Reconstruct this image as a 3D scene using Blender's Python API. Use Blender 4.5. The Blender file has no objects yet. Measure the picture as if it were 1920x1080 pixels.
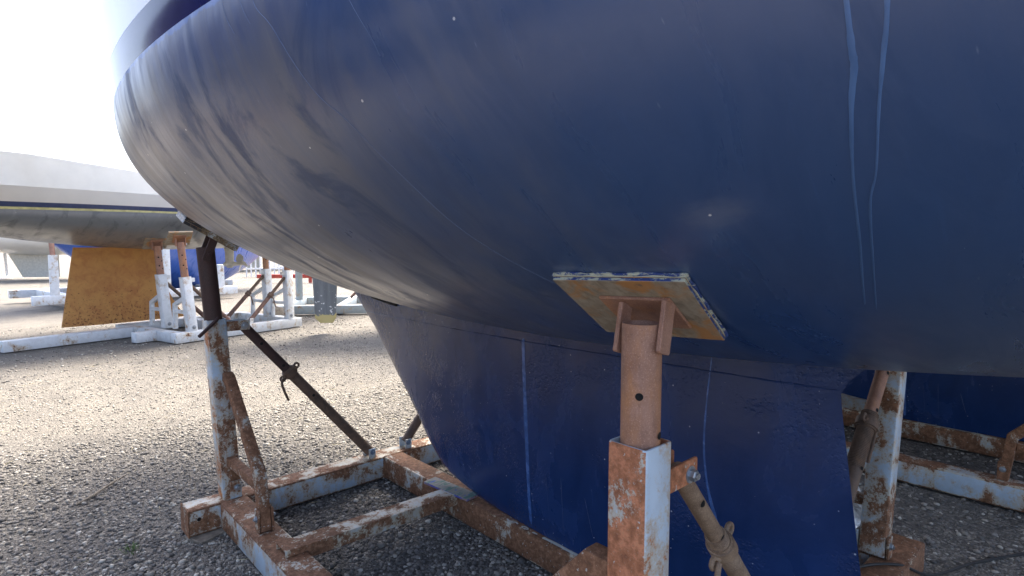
import bpy, bmesh, math, random
import numpy as np
from mathutils import Vector, Matrix
random.seed(7); rng = np.random.default_rng(7)
S = bpy.context.scene
COL = S.collection
PI = math.pi
V = Vector

# ------------------------------------------------------------------ tree helpers
def world_base(o):
    p = V((0, 0, 0))
    while o is not None:
        p += o.location; o = o.parent
    return p
def link_mesh(name, me, parent=None):
    o = bpy.data.objects.new(name, me); COL.objects.link(o)
    if parent is not None: o.parent = parent
    return o
def obj(name, bm, mats, parent=None, smooth=35, label=None):
    """bmesh in world metres -> ONE mesh object, vertices made local to the parent chain"""
    base = world_base(parent) if parent is not None else V((0, 0, 0))
    if base.length > 0: bmesh.ops.translate(bm, verts=bm.verts, vec=-base)
    bmesh.ops.recalc_face_normals(bm, faces=bm.faces)
    me = bpy.data.meshes.new(name); bm.to_mesh(me); bm.free()
    for m in (mats if isinstance(mats, (list, tuple)) else [mats]): me.materials.append(m)
    if smooth:
        for p in me.polygons: p.use_smooth = True
        try: me.set_sharp_from_angle(angle=math.radians(smooth))
        except Exception: pass
    o = link_mesh(name, me, parent)
    if label: o['label'] = label
    return o
def thing(name, label, cat, loc=(0, 0, 0), group=None):
    o = bpy.data.objects.new(name, None); COL.objects.link(o)
    o.empty_display_size = .2; o.location = loc
    o['label'] = label; o['category'] = cat
    if group: o['group'] = group
    return o
def tag(o, label, cat, group=None):
    o['label'] = label; o['category'] = cat
    if group: o['group'] = group
    return o
def copy_tree(o, parent=None):
    c = o.copy(); COL.objects.link(c); c.parent = parent
    for ch in [x for x in COL.objects if x.parent == o]: copy_tree(ch, c)
    return c

# ------------------------------------------------------------------ shape helpers
def frame(d, up=(0, 0, 1)):
    d = V(d).normalized(); up = V(up)
    if abs(d.dot(up)) > .98: up = V((0, 1, 0))
    s = d.cross(up).normalized(); return d, s, s.cross(d)
def loft(bm, rings, closed=True, cap=(True, True), mi=0):
    vs = [[bm.verts.new(p) for p in r] for r in rings]
    n = len(vs[0])
    for a, b in zip(vs[:-1], vs[1:]):
        for i in range(n if closed else n - 1):
            j = (i + 1) % n
            try: f = bm.faces.new((a[i], a[j], b[j], b[i])); f.material_index = mi
            except ValueError: pass
    for k, c in ((0, cap[0]), (-1, cap[1])):
        if c:
            try: f = bm.faces.new(vs[k]); f.material_index = mi
            except ValueError: pass
    return vs
def rrect(w, h, r, n=3):
    out = []
    for cx, cy, a0 in ((w/2-r, h/2-r, 0), (-w/2+r, h/2-r, 90), (-w/2+r, -h/2+r, 180), (w/2-r, -h/2+r, 270)):
        for k in range(n):
            a = math.radians(a0 + 90*k/(n-1)); out.append((cx + r*math.cos(a), cy + r*math.sin(a)))
    return out
def bar(bm, p0, p1, w, h, r=.005, up=(0, 0, 1), hollow=0, mi=0):
    """square steel section from p0 to p1; w sideways, h along up; hollow>0: open top end with that wall"""
    p0, p1 = V(p0), V(p1); d, s, u = frame(p1 - p0, up)
    pr = rrect(w, h, r)
    ring = lambda c, k=1.0, q=pr: [c + s*x*k + u*y*k for x, y in q]
    L = (p1 - p0).length; e = min(.0025, L*.1)
    sm = [(x*(1-2*e/w), y*(1-2*e/h)) for x, y in pr]
    rings = [ring(p0, q=sm), ring(p0 + d*e), ring(p1 - d*e)]
    if hollow:
        inn = rrect(w-2*hollow, h-2*hollow, max(r-hollow, .002))
        rings += [ring(p1, q=[(x*(1-e/w), y*(1-e/h)) for x, y in pr]), ring(p1, q=inn), ring(p1 - d*min(.25, L*.6), q=inn)]
    else: rings += [ring(p1, q=sm)]
    loft(bm, rings, mi=mi)
def tube(bm, pts, rad, seg=20, cap=True, hollow=0, mi=0):
    pts = [V(p) for p in pts]; n = len(pts)
    rad = rad if isinstance(rad, (list, tuple)) else [rad]*n
    rings = []; prev = None
    for i, p in enumerate(pts):
        t = (pts[min(i+1, n-1)] - pts[max(i-1, 0)]).normalized()
        if prev is None: d, s, u = frame(t)
        else:
            s = (prev - t*prev.dot(t)).normalized(); u = s.cross(t)
        prev = s
        rings.append([p + (s*math.cos(2*PI*k/seg) + u*math.sin(2*PI*k/seg))*rad[i] for k in range(seg)])
    if hollow:   # open end at the last point
        d = (pts[-1]-pts[-2]).normalized(); p = pts[-1]
        for off, rr in ((0, rad[-1]-hollow), (-min(.2, (pts[-1]-pts[-2]).length*.8), rad[-1]-hollow)):
            t = d; s = prev; u = s.cross(t)
            rings.append([p + d*off + (s*math.cos(2*PI*k/seg) + u*math.sin(2*PI*k/seg))*rr for k in range(seg)])
    loft(bm, rings, cap=(cap, cap), mi=mi)
def board(bm, c, ax, ay, az, sx, sy, sz, r=.002, mi=0):
    """box with chamfered edges; ax, ay, az unit axes; s* full sizes"""
    c, ax, ay, az = V(c), V(ax), V(ay), V(az)
    pr = rrect(sx, sy, max(r, .0008), 2)
    sm = [(x*(1-2*r/sx), y*(1-2*r/sy)) for x, y in pr]
    R = lambda q, z: [c + ax*x + ay*y + az*z for x, y in q]
    loft(bm, [R(sm, -sz/2), R(pr, -sz/2+r), R(pr, sz/2-r), R(sm, sz/2)], mi=mi)
def hexbolt(bm, c, axis, r=.011, h=.01, mi=0, stud=True):
    c = V(c); d, s, u = frame(axis)
    R = lambda rr, z, n: [c + d*z + (s*math.cos(2*PI*k/n) + u*math.sin(2*PI*k/n))*rr for k in range(n)]
    loft(bm, [R(r*1.45, 0, 16), R(r*1.45, .002, 16)], mi=mi)
    loft(bm, [R(r, .002, 6), R(r, h, 6), R(r*.82, h+.0015, 6)], mi=mi)
    if stud: loft(bm, [R(r*.55, h+.001, 12), R(r*.55, h+.006, 12)], mi=mi)
def disc_on_tube(bm, p, axis, rt, out, rad, mi):
    """dark drilled hole: a disc that follows a tube's curved side"""
    axis = V(axis).normalized(); out = V(out); out = (out - axis*out.dot(axis)).normalized(); sd = axis.cross(out)
    vs = []
    for k in range(16):
        a = 2*PI*k/16; y = rad*math.cos(a); x = rad*math.sin(a); th = x/rt
        vs.append(bm.verts.new(V(p) + axis*y + (out*math.cos(th) + sd*math.sin(th))*(rt+.0012)))
    f = bm.faces.new(vs); f.material_index = mi

# ------------------------------------------------------------------ node helpers
class NT:
    def __init__(s, name):
        s.m = bpy.data.materials.new(name); s.m.use_nodes = True
        s.t = s.m.node_tree; s.t.nodes.clear()
        s.out = s.n('ShaderNodeOutputMaterial'); s.b = s.n('ShaderNodeBsdfPrincipled')
        s.t.links.new(s.b.outputs[0], s.out.inputs[0])
    def n(s, ty, **kw):
        o = s.t.nodes.new(ty)
        for k, v in kw.items(): setattr(o, k, v)
        return o
    def put(s, sock, v):
        if v is None: return
        if isinstance(v, bpy.types.NodeSocket): s.t.links.new(v, sock)
        elif isinstance(v, (tuple, list)) and len(v) == 3 and sock.type == 'RGBA': sock.default_value = (*v, 1)
        else: sock.default_value = v
    def noise(s, vec, scale, detail=4, rough=.55, dist=0, col=False):
        o = s.n('ShaderNodeTexNoise'); s.put(o.inputs['Vector'], vec)
        for k, v in (('Scale', scale), ('Detail', detail), ('Roughness', rough), ('Distortion', dist)): s.put(o.inputs[k], v)
        return o.outputs['Color' if col else 'Fac']
    def voro(s, vec, scale, feature='F1', rnd=1.0, dims='3D'):
        o = s.n('ShaderNodeTexVoronoi', feature=feature, voronoi_dimensions=dims); s.put(o.inputs['Vector'], vec)
        s.put(o.inputs['Scale'], scale); s.put(o.inputs['Randomness'], rnd); return o
    def math(s, op, a, b=None, c=None, clamp=False):
        o = s.n('ShaderNodeMath', operation=op, use_clamp=clamp); s.put(o.inputs[0], a); s.put(o.inputs[1], b)
        if c is not None: s.put(o.inputs[2], c)
        return o.outputs[0]
    def ramp(s, f, lo, hi, a=0.0, b=1.0, smooth=True):
        o = s.n('ShaderNodeMapRange', interpolation_type='SMOOTHSTEP' if smooth else 'LINEAR')
        s.put(o.inputs[0], f); s.put(o.inputs[1], lo); s.put(o.inputs[2], hi); s.put(o.inputs[3], a); s.put(o.inputs[4], b)
        return o.outputs[0]
    def cramp(s, f, stops, interp='LINEAR'):
        o = s.n('ShaderNodeValToRGB'); cr = o.color_ramp; cr.interpolation = interp
        while len(cr.elements) < len(stops): cr.elements.new(.5)
        for e, (p, c) in zip(cr.elements, stops): e.position = p; e.color = (*c, 1)
        s.put(o.inputs[0], f); return o.outputs[0]
    def mix(s, f, a, b, blend='MIX'):
        o = s.n('ShaderNodeMix', data_type='RGBA', blend_type=blend)
        s.put(o.inputs[0], f); s.put(o.inputs[6], a); s.put(o.inputs[7], b); return o.outputs[2]
    def vmul(s, vec, v):
        o = s.n('ShaderNodeVectorMath', operation='MULTIPLY'); s.put(o.inputs[0], vec); o.inputs[1].default_value = v; return o.outputs[0]
    def vadd(s, vec, v):
        o = s.n('ShaderNodeVectorMath', operation='ADD'); s.put(o.inputs[0], vec); s.put(o.inputs[1], v); return o.outputs[0]
    def coord(s, kind='Object', vary=True):
        c = s.n('ShaderNodeTexCoord').outputs[kind]
        if vary:
            r = s.n('ShaderNodeObjectInfo').outputs['Random']
            k = s.n('ShaderNodeCombineXYZ'); q = s.math('MULTIPLY', r, 37.0)
            s.put(k.inputs[0], q); s.put(k.inputs[1], q); s.put(k.inputs[2], q)
            c = s.vadd(c, k.outputs[0])
        return c
    def sep(s, vec):
        o = s.n('ShaderNodeSeparateXYZ'); s.put(o.inputs[0], vec); return o.outputs
    def bump(s, h, strength=.3, dist=.01, normal=None):
        o = s.n('ShaderNodeBump'); s.put(o.inputs['Height'], h); s.put(o.inputs['Strength'], strength); s.put(o.inputs['Distance'], dist)
        if normal is not None: s.put(o.inputs['Normal'], normal)
        return o.outputs[0]
    def fin(s, base=None, rough=None, normal=None, **kw):
        s.put(s.b.inputs['Base Color'], base); s.put(s.b.inputs['Roughness'], rough); s.put(s.b.inputs['Normal'], normal)
        for k, v in kw.items(): s.put(s.b.inputs[k.replace('_', ' ')], v)
        return s.m

# ------------------------------------------------------------------ materials
def rusty_paint(name, amount=.5, paint=(.44, .55, .65), vary=True, rust=(.185, .085, .040)):
    m = NT(name); c = m.coord('Object', vary)
    big = m.noise(c, 5.5, 4, .55, .5); mid = m.noise(m.vmul(c, (1, 1, .5)), 24, 4, .6); fine = m.noise(c, 210, 4, .7); grit = m.noise(c, 85, 4, .7)
    mix = m.math('ADD', m.math('ADD', m.math('MULTIPLY', big, .56), m.math('MULTIPLY', grit, .20)), m.math('ADD', m.math('MULTIPLY', mid, .22), m.math('MULTIPLY', fine, .15)))
    th = .572 + (.5 - amount)*.36
    mask = m.ramp(mix, th-.018, th+.018); halo = m.ramp(mix, th-.10, th-.01)
    pv = m.mix(m.ramp(m.noise(c, 14, 4), .35, .7), paint, tuple(v*.84+.02 for v in paint))
    stain = m.mix(m.ramp(mid, .3, .7), (.52, .42, .24), (.40, .25, .11))
    pv = m.mix(m.math('MULTIPLY', halo, .7), pv, stain)
    rn = m.noise(c, 46, 6, .7)
    rc = m.cramp(rn, [(.25, tuple(v*.45 for v in rust)), (.48, rust), (.62, tuple(min(1, v*1.55+.02) for v in rust)), (.78, (.40, .215, .10))])
    rc = m.mix(m.ramp(fine, .58, .72), rc, (.42, .27, .17))
    base = m.mix(mask, pv, rc)
    chips = m.ramp(m.noise(c, 75, 2), .69, .72)
    base = m.mix(m.math('MULTIPLY', chips, .8), base, (.5, .5, .45))
    h = m.math('ADD', m.math('MULTIPLY', m.math('SUBTRACT', 1.0, mask), .5), m.math('MULTIPLY', m.math('MULTIPLY', fine, mask), .9))
    return m.fin(base, m.ramp(mask, 0, 1, .42, .82), m.bump(h, .45, .0025))
def rusty_tube(name, dark=(.07, .04, .032), light=(.2, .11, .08), spot=(.34, .15, .06), spots=.62):
    m = NT(name); c = m.coord('Object', True)
    a = m.noise(c, 16, 6, .68, .4); f = m.noise(c, 330, 3, .6); g = m.noise(m.vmul(c, (1, 1, .35)), 9, 5, .6)
    base = m.mix(m.ramp(a, .3, .68), dark, light)
    base = m.mix(m.ramp(g, spots, spots+.16, 0, .8), base, spot)
    base = m.mix(m.ramp(f, .5, .75, 0, .5), base, tuple(min(1, v*1.7+.03) for v in light))
    base = m.mix(m.ramp(m.noise(c, 120, 2), .3, .4, .25, 0), base, tuple(v*.5 for v in dark))
    return m.fin(base, m.ramp(a, .3, .7, .55, .8), m.bump(m.math('ADD', f, a), .35, .0015))
def plain(name, col, rough=.5, var=.12, scale=20, metallic=0.0, bump=.15):
    m = NT(name); c = m.coord('Object', True)
    n = m.noise(c, scale, 5, .6); f = m.noise(c, scale*9, 3)
    base = m.mix(m.ramp(n, .3, .7), tuple(v*(1-var) for v in col), tuple(min(1, v*(1+var)) for v in col))
    return m.fin(base, m.ramp(n, .3, .7, rough*.85, min(1, rough*1.15)), m.bump(f, bump, .001), Metallic=metallic)

def hull_paint(name, navy=(.024, .070, .195), film=(.175, .165, .152), filmamt=.72, edge=(.06, .13, .36)):  # film: grey of the ground reflection and bounce put into the paint colour
    """antifouling: UV u = metres along the boat, v = metres round the girth (0 at the keel)"""
    m = NT(name); uv = m.n('ShaderNodeTexCoord').outputs['UV']
    wv = m.vadd(uv, m.vmul(m.noise(m.vmul(uv, (1.4, 1.0, 1)), 1.0, 3, .5, 0, True), (.25, .12, 0)))
    st = m.noise(m.vmul(wv, (13, 1.7, 1)), 1.0, 6, .58, .5)          # soft roller streaks round the girth
    st2 = m.noise(m.vmul(wv, (70, 4.5, 1)), 1.0, 4, .6, .3)
    cl = m.noise(m.vmul(uv, (2.3, 1.4, 1)), 1.0, 5, .6, .8)          # cloudy breakup of the grey sheen
    sm = m.noise(m.vmul(wv, (5.5, 2.3, 1)), 1.0, 6, .62, 1.0)        # scrubbed smudges
    fine = m.noise(uv, 160, 3)
    u_, v_, _ = m.sep(uv)
    fwd = m.ramp(m.math('ADD', u_, m.math('MULTIPLY', m.math('SUBTRACT', cl, .5), 1.6)), .35, 1.75, .15, 1.0)   # painted ground sheen, stronger towards the bow
    grey_sheen = m.math('MULTIPLY', m.math('MULTIPLY', m.ramp(cl, .30, .62, .35, 1), fwd), m.ramp(st, .3, .66, .6, 1.0))
    base = m.mix(m.math('MULTIPLY', grey_sheen, filmamt), navy, film)
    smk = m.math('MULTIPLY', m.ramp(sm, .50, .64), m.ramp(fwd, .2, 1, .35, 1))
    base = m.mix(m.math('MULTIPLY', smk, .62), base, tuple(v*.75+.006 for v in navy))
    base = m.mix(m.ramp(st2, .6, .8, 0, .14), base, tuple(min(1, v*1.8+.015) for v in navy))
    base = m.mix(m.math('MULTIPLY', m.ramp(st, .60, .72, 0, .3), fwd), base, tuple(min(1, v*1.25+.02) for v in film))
    o3 = m.sep(m.n('ShaderNodeTexCoord').outputs['Object'])
    # one sanded spot, scratches and chips that show white
    k = m.n('ShaderNodeCombineXYZ'); m.put(k.inputs[0], m.math('MULTIPLY', m.math('SUBTRACT', u_, .43), 15.0)); m.put(k.inputs[1], m.math('MULTIPLY', m.math('ADD', v_, 1.13), 26.0))
    ln = m.n('ShaderNodeVectorMath', operation='LENGTH'); m.put(ln.inputs[0], k.outputs[0])
    spot = m.ramp(m.math('ADD', ln.outputs['Value'], m.math('MULTIPLY', m.noise(m.vmul(uv, (40, 90, 1)), 1.0, 4), .8)), .6, 1.5, .24, 0)
    base = m.mix(spot, base, (.22, .25, .31))
    vo = m.voro(uv, 4.2, dims='2D'); ch = m.math('LESS_THAN', vo.outputs['Distance'], m.math('MULTIPLY', m.ramp(m.sep(vo.outputs['Color'])[0], .55, 1.0), .014))
    base = m.mix(m.math('MULTIPLY', ch, .9), base, (.6, .62, .65))
    sc = m.voro(m.vmul(wv, (46, 11, 1)), 1.0, dims='2D'); scr = m.math('MULTIPLY', m.ramp(sc.outputs['Distance'], .0, .075, 1, 0), m.math('GREATER_THAN', m.sep(sc.outputs['Color'])[1], .972))
    base = m.mix(m.math('MULTIPLY', scr, .4), base, (.2, .26, .38))
    # ragged brighter fresh-paint line at the waterline
    wl = m.math('ADD', o3[2], m.math('MULTIPLY', m.math('SUBTRACT', m.noise(m.vmul(uv, (30, 9, 1)), 1.0, 4), .5), .035))
    base = m.mix(m.ramp(wl, WLZ-.013, WLZ-.006), base, edge)
    rough = m.math('ADD', m.ramp(st, .3, .7, .24, .36), m.math('ADD', m.math('MULTIPLY', grey_sheen, .10), m.math('MULTIPLY', smk, .10)))
    h = m.math('ADD', m.math('MULTIPLY', st, .45), m.math('ADD', m.math('MULTIPLY', st2, .16), m.math('MULTIPLY', fine, .05)))
    nrm = m.bump(h, .45, .004, m.bump(m.noise(m.vmul(uv, (5, 2.5, 1)), 1.0, 3), .45, .012))
    sp = m.math('SUBTRACT', .5, m.math('MULTIPLY', smk, .26))
    return m.fin(base, rough, nrm, IOR=1.7, Specular_IOR_Level=sp, Coat_Weight=m.math('SUBTRACT', .3, m.math('MULTIPLY', smk, .24)), Coat_Roughness=.22)
def keel_paint(name, navy=(.008, .031, .115)):
    m = NT(name); c = m.coord('Object', False); x = m.sep(c)
    a = m.noise(m.vmul(c, (1, 1, .5)), 5, 5, .6, .5); drip = m.noise(m.vmul(c, (1, 55, 3.5)), 1.0, 5, .6)
    pk = m.noise(c, 62, 4, .55); pk2 = m.voro(c, 75); lump = m.noise(c, 17, 4, .6)
    zone = m.ramp(m.noise(c, 3.6, 3, .5, .5), .44, .66)
    base = m.mix(m.ramp(a, .35, .7), navy, tuple(v*1.35+.003 for v in navy))
    base = m.mix(m.ramp(drip, .62, .78, 0, .22), base, (.05, .12, .36))
    kyz = m.n('ShaderNodeCombineXYZ'); m.put(kyz.inputs[0], x[1]); m.put(kyz.inputs[1], x[2])
    vo = m.voro(kyz.outputs[0], 17, dims='2D'); ch = m.math('LESS_THAN', vo.outputs['Distance'], m.math('MULTIPLY', m.math('MULTIPLY', m.ramp(m.sep(vo.outputs['Color'])[0], .5, 1.0), .05), m.ramp(m.noise(c, 4, 3), .42, .6, .25, 1)))
    base = m.mix(m.math('MULTIPLY', ch, .7), base, (.55, .6, .68))
    dab = m.ramp(m.noise(m.vmul(c, (1, 1.2, .8)), 7.5, 6, .72, .6), .66, .78, 0, .5)
    base = m.mix(dab, base, (.07, .15, .36))
    pits = m.math('MULTIPLY', m.ramp(pk2.outputs['Distance'], .06, .34, 0, 1), .45)
    h = m.math('ADD', m.math('MULTIPLY', m.math('ADD', m.math('MULTIPLY', m.math('SUBTRACT', pk, .5), 1.1), m.math('SUBTRACT', pits, .32)), m.ramp(zone, 0, 1, .10, 1.9)), m.math('MULTIPLY', drip, .12))
    nrm = m.bump(h, .40, .005, m.bump(lump, .10, .010))
    return m.fin(base, m.ramp(a, .3, .7, .20, .30), nrm, IOR=1.5)
WLZ = 1.931
M = {}
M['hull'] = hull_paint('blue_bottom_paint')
M['hull_grey'] = hull_paint('grey_bottom_paint', (.15, .17, .19), (.22, .24, .255), .5, (.2, .22, .2))
M['hull_bright'] = hull_paint('bright_blue_bottom_paint', (.014, .085, .42), (.03, .11, .42), .3, (.03, .12, .5))
M['keel'] = keel_paint('keel_paint')
M['keel_grey'] = plain('grey_keel_paint', (.10, .105, .11), .5)
M['navy_gloss'] = plain('navy_gloss', (.010, .012, .070), .10, .15, 8, 0, .02); M['navy_gloss'].node_tree.nodes['Principled BSDF'].inputs['Specular IOR Level'].default_value = .22
def mat_run():
    m = NT('pale_paint_run'); c = m.coord('Object', False); n = m.noise(m.vmul(c, (30, 30, 9)), 1.0, 4, .6)
    t = m.math('MULTIPLY', m.ramp(m.sep(c)[2], 1.40, 1.80, .30, 1.0), m.ramp(n, .3, .65, .55, 1.0))
    return m.fin(m.mix(t, (.034, .082, .195), (.105, .205, .43)), .3, m.bump(n, .2, .002), IOR=1.6)
M['run'] = mat_run()
M['run_keel'] = plain('paint_run_blue', (.055, .125, .33), .25, .25, 30)
M['white_gloss'] = plain('white_gelcoat', (.74, .74, .71), .2, .03, 3, 0, .02)
M['deck'] = plain('deck_grey', (.5, .5, .48), .6)
M['cream_line'] = plain('cream_waterline', (.66, .66, .34), .4, .2, 9)
M['navy_flat'] = plain('navy_stripe', (.05, .07, .16), .35)
M['paint'] = rusty_paint('rusty_pale_blue_paint', .43)
M['paint_top'] = rusty_paint('beam_top_rust', .66)
M['paint_mid'] = rusty_paint('beam_top_stained', .52, (.52, .55, .52))
M['paint_tie'] = rusty_paint('tie_bar_rust_and_paint', .60, (.52, .56, .56))
M['paint_edge'] = rusty_paint('beam_edge_rust', .62, (.50, .53, .52), rust=(.15, .068, .032))
M['paint_rusty'] = rusty_paint('mostly_rusted_beam', .72)
M['paint_post'] = rusty_paint('post_mostly_rusted', .80, rust=(.36, .135, .058))
M['paint_few'] = rusty_paint('pale_blue_post_face', .42, (.50, .60, .68), rust=(.36, .15, .06))
M['paint_clean'] = rusty_paint('pale_paint_few_rust', .20, (.74, .77, .78))
M['paint_grey'] = rusty_paint('grey_blue_frame_paint', .18, (.38, .45, .49))
M['tube'] = rusty_tube('rusty_tube')
M['tube_pink'] = rusty_tube('pinkish_rust_tube', (.25, .125, .082), (.37, .205, .14), (.45, .20, .075), .50)
M['tube_dark'] = rusty_tube('dark_rust_tube', (.042, .024, .022), (.075, .04, .034), (.10, .055, .04), .7)
M['brace'] = rusty_tube('brown_brace', (.075, .05, .036), (.17, .105, .07), (.27, .14, .06), .64)
M['brace_tan'] = rusty_tube('tan_brace', (.16, .10, .062), (.30, .205, .13), (.36, .17, .075), .62)
M['zinc'] = plain('zinc_bolt', (.36, .39, .42), .4, .1, 90, .8)
M['bluebolt'] = plain('blue_bolt', (.15, .20, .27), .5)
M['hole'] = plain('hole_dark', (.004, .004, .004), .9)
M['yellow'] = None
def mat_yellow():
    m = NT('yellow_primer_keel'); c = m.coord('Object', False)
    a = m.noise(c, 6, 5, .65, .6); b = m.noise(c, 30, 4, .7)
    z = m.sep(c)[2]
    base = m.mix(m.ramp(a, .35, .7), (.60, .30, .085), (.48, .20, .06))
    base = m.mix(m.ramp(m.math('SUBTRACT', b, m.math('MULTIPLY', z, .16)), .47, .60), base, (.17, .06, .022))
    return m.fin(base, .7, m.bump(b, .4, .004))
M['yellow'] = mat_yellow()
def mat_ply():
    m = NT('weathered_plywood'); c = m.coord('Object', True)
    g = m.noise(m.vmul(c, (14, 60, 60)), 1.0, 5, .6, .4); p = m.noise(c, 11, 5, .62, .7); s = m.noise(c, 26, 4)
    base = m.mix(m.ramp(g, .3, .7), (.23, .185, .13), (.36, .31, .235))
    base = m.mix(m.ramp(p, .50, .64, 0, .85), base, (.44, .20, .055))
    base = m.mix(m.ramp(s, .62, .75, 0, .7), base, (.10, .085, .065))
    return m.fin(base, .85, m.bump(g, .4, .003))
M['ply'] = mat_ply()
def mat_plyedge():
    m = NT('painted_plywood_edge'); c = m.coord('Object', True)
    p = m.noise(m.vmul(c, (14, 14, 90)), 1.0, 6, .72, .6); q = m.noise(c, 60, 4, .7)
    base = m.mix(m.ramp(p, .48, .53), (.025, .055, .21), (.5, .5, .36))
    base = m.mix(m.ramp(q, .6, .66, 0, .8), base, (.25, .38, .5))
    return m.fin(base, .6, m.bump(p, .6, .004))
def mat_plyedge2(name, a, b, lo):
    m = NT(name); c = m.coord('Object', True)
    p = m.noise(m.vmul(c, (22, 22, 60)), 1.0, 6, .75, .4); q = m.noise(c, 110, 4, .7)
    base = m.mix(m.ramp(p, lo-.03, lo+.03), a, b); base = m.mix(m.ramp(q, .58, .68, 0, .6), base, (.22, .34, .46))
    return m.fin(base, .65, m.bump(p, .6, .004))
M['plyedge'] = mat_plyedge2('blue_ply_edge', (.022, .05, .19), (.46, .47, .36), .53)
M['plycream'] = mat_plyedge2('scuffed_ply_edge', (.05, .09, .25), (.52, .51, .37), .36)
M['padblack'] = rusty_paint('black_pad_edge', .3, (.03, .034, .045), rust=(.45, .5, .52))
M['wood'] = plain('grey_weathered_wood', (.22, .19, .15), .9, .3, 30, 0, .4)
M['whitepaint'] = plain('white_paint_marks', (.62, .63, .56), .6, .15, 60)
M['rubber'] = plain('black_rubber', (.015, .015, .016), .5)
M['primer'] = plain('cream_drive_paint', (.56, .54, .47), .45, .12, 14)
M['straw'] = plain('dry_straw', (.5, .44, .27), .8)
M['grass'] = plain('grass_green', (.07, .14, .025), .7, .4, 60)
M['rail'] = plain('white_rail', (.75, .75, .75), .5)
M['red'] = plain('red_paint', (.45, .06, .04), .5)
M['steelgrey'] = plain('dull_grey_paint', (.17, .19, .20), .5, .2, 8)
def mat_rudder():
    m = NT('scuffed_grey_rudder_paint'); c = m.coord('Object', False); z = m.sep(c)[2]
    n = m.noise(m.vmul(c, (18, 18, 3)), 1.0, 4, .6); q = m.noise(c, 17, 3, .5)
    base = m.mix(m.ramp(n, .3, .7), (.15, .165, .17), (.21, .225, .23))
    base = m.mix(m.math('MULTIPLY', m.ramp(q, .66, .68), m.ramp(z, .5, .75, 1, 0)), base, (.75, .75, .72))
    base = m.mix(m.ramp(m.math('ADD', z, m.math('MULTIPLY', q, .16)), .36, .38, 1, 0), base, (.6, .5, .22))
    return m.fin(base, .45)
M['rudder_grey'] = mat_rudder()
def mat_shim():
    m = NT('paint_splashed_board'); c = m.coord('Object', False)
    a = m.noise(m.vmul(c, (6, 30, 6)), 1.0, 4, .6, .5); b = m.noise(c, 24, 3, .5)
    base = m.mix(m.ramp(a, .3, .7), (.22, .22, .19), (.33, .33, .29))
    base = m.mix(m.ramp(a, .52, .56), base, (.10, .19, .16))
    base = m.mix(m.ramp(b, .62, .66), base, (.05, .12, .4))
    return m.fin(base, .7)
M['shim'] = mat_shim()
M['shimedge'] = rusty_paint('purple_painted_edge', .4, (.08, .09, .40), rust=(.35, .06, .10))
def mat_plastic():
    m = NT('clear_plastic_film'); c = m.coord('Object', False)
    n = m.noise(c, 18, 4, .6, 1.5)
    m.fin((.86, .87, .86), .2, m.bump(n, .8, .02), Transmission_Weight=.45, Alpha=.8)
    return m.m
M['plastic'] = mat_plastic()

# gravel: the same colours on the sheet and on the loose stones
def lit_gravel_mask(m, pos):  # paler, tanner gravel away from the hull; sunlit-to-shaded change put into its colour
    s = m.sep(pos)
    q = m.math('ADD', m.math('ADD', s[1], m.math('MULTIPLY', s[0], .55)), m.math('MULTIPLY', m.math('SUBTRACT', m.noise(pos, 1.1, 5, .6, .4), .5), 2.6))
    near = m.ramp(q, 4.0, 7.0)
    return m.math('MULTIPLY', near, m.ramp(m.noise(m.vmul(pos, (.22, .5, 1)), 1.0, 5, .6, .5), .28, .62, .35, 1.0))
STONE = [(0, (.052, .049, .045)), (.22, (.096, .090, .083)), (.45, (.150, .140, .128)), (.64, (.215, .197, .172)), (.80, (.25, .23, .195)), (.92, (.40, .37, .31)), (1, (.55, .53, .47))]
def mat_ground():
    m = NT('gravel'); pos = m.n('ShaderNodeNewGeometry').outputs['Position']
    wob = m.vadd(pos, m.vmul(m.noise(pos, 30, 2, .5, 0, True), (.012, .012, .012)))
    v1 = m.voro(wob, 62); v2 = m.voro(wob, 140)
    c1 = m.cramp(m.sep(v1.outputs['Color'])[0], STONE); c2 = m.cramp(m.sep(v2.outputs['Color'])[1], STONE)
    base = m.mix(m.ramp(m.noise(pos, 6, 4), .42, .58), c1, c2)
    fn = m.noise(pos, 260, 3, .6)
    lit_gravel = lit_gravel_mask(m, pos)
    lit_tan = m.mix(m.ramp(m.noise(pos, 3, 5, .65), .3, .7), (.150, .132, .103), (.205, .188, .152))
    lit_tan = m.mix(m.ramp(m.sep(v2.outputs['Color'])[0], .45, .9), lit_tan, m.cramp(m.sep(v2.outputs['Color'])[2], [(0, (.13, .11, .09)), (.5, (.27, .245, .20)), (1, (.50, .47, .41))]))
    base = m.mix(m.math('MULTIPLY', lit_gravel, .88), base, lit_tan)
    base = m.mix(m.ramp(m.noise(pos, 2.2, 5, .6), .4, .65, .15, .6), base, (.13, .12, .105))
    base = m.mix(m.ramp(m.noise(pos, 1.7, 4, .6, .8), .56, .70, 0, .35), base, (.06, .056, .05))      # damp stains
    base = m.mix(m.ramp(fn, .35, .7, .3, 0), base, (.045, .042, .037))
    h = m.math('SUBTRACT', m.math('MULTIPLY', fn, .15), m.math('ADD', m.math('MULTIPLY', v1.outputs['Distance'], .7), m.math('MULTIPLY', v2.outputs['Distance'], .35)))
    return m.fin(base, .9, m.bump(h, .9, .02))
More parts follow.
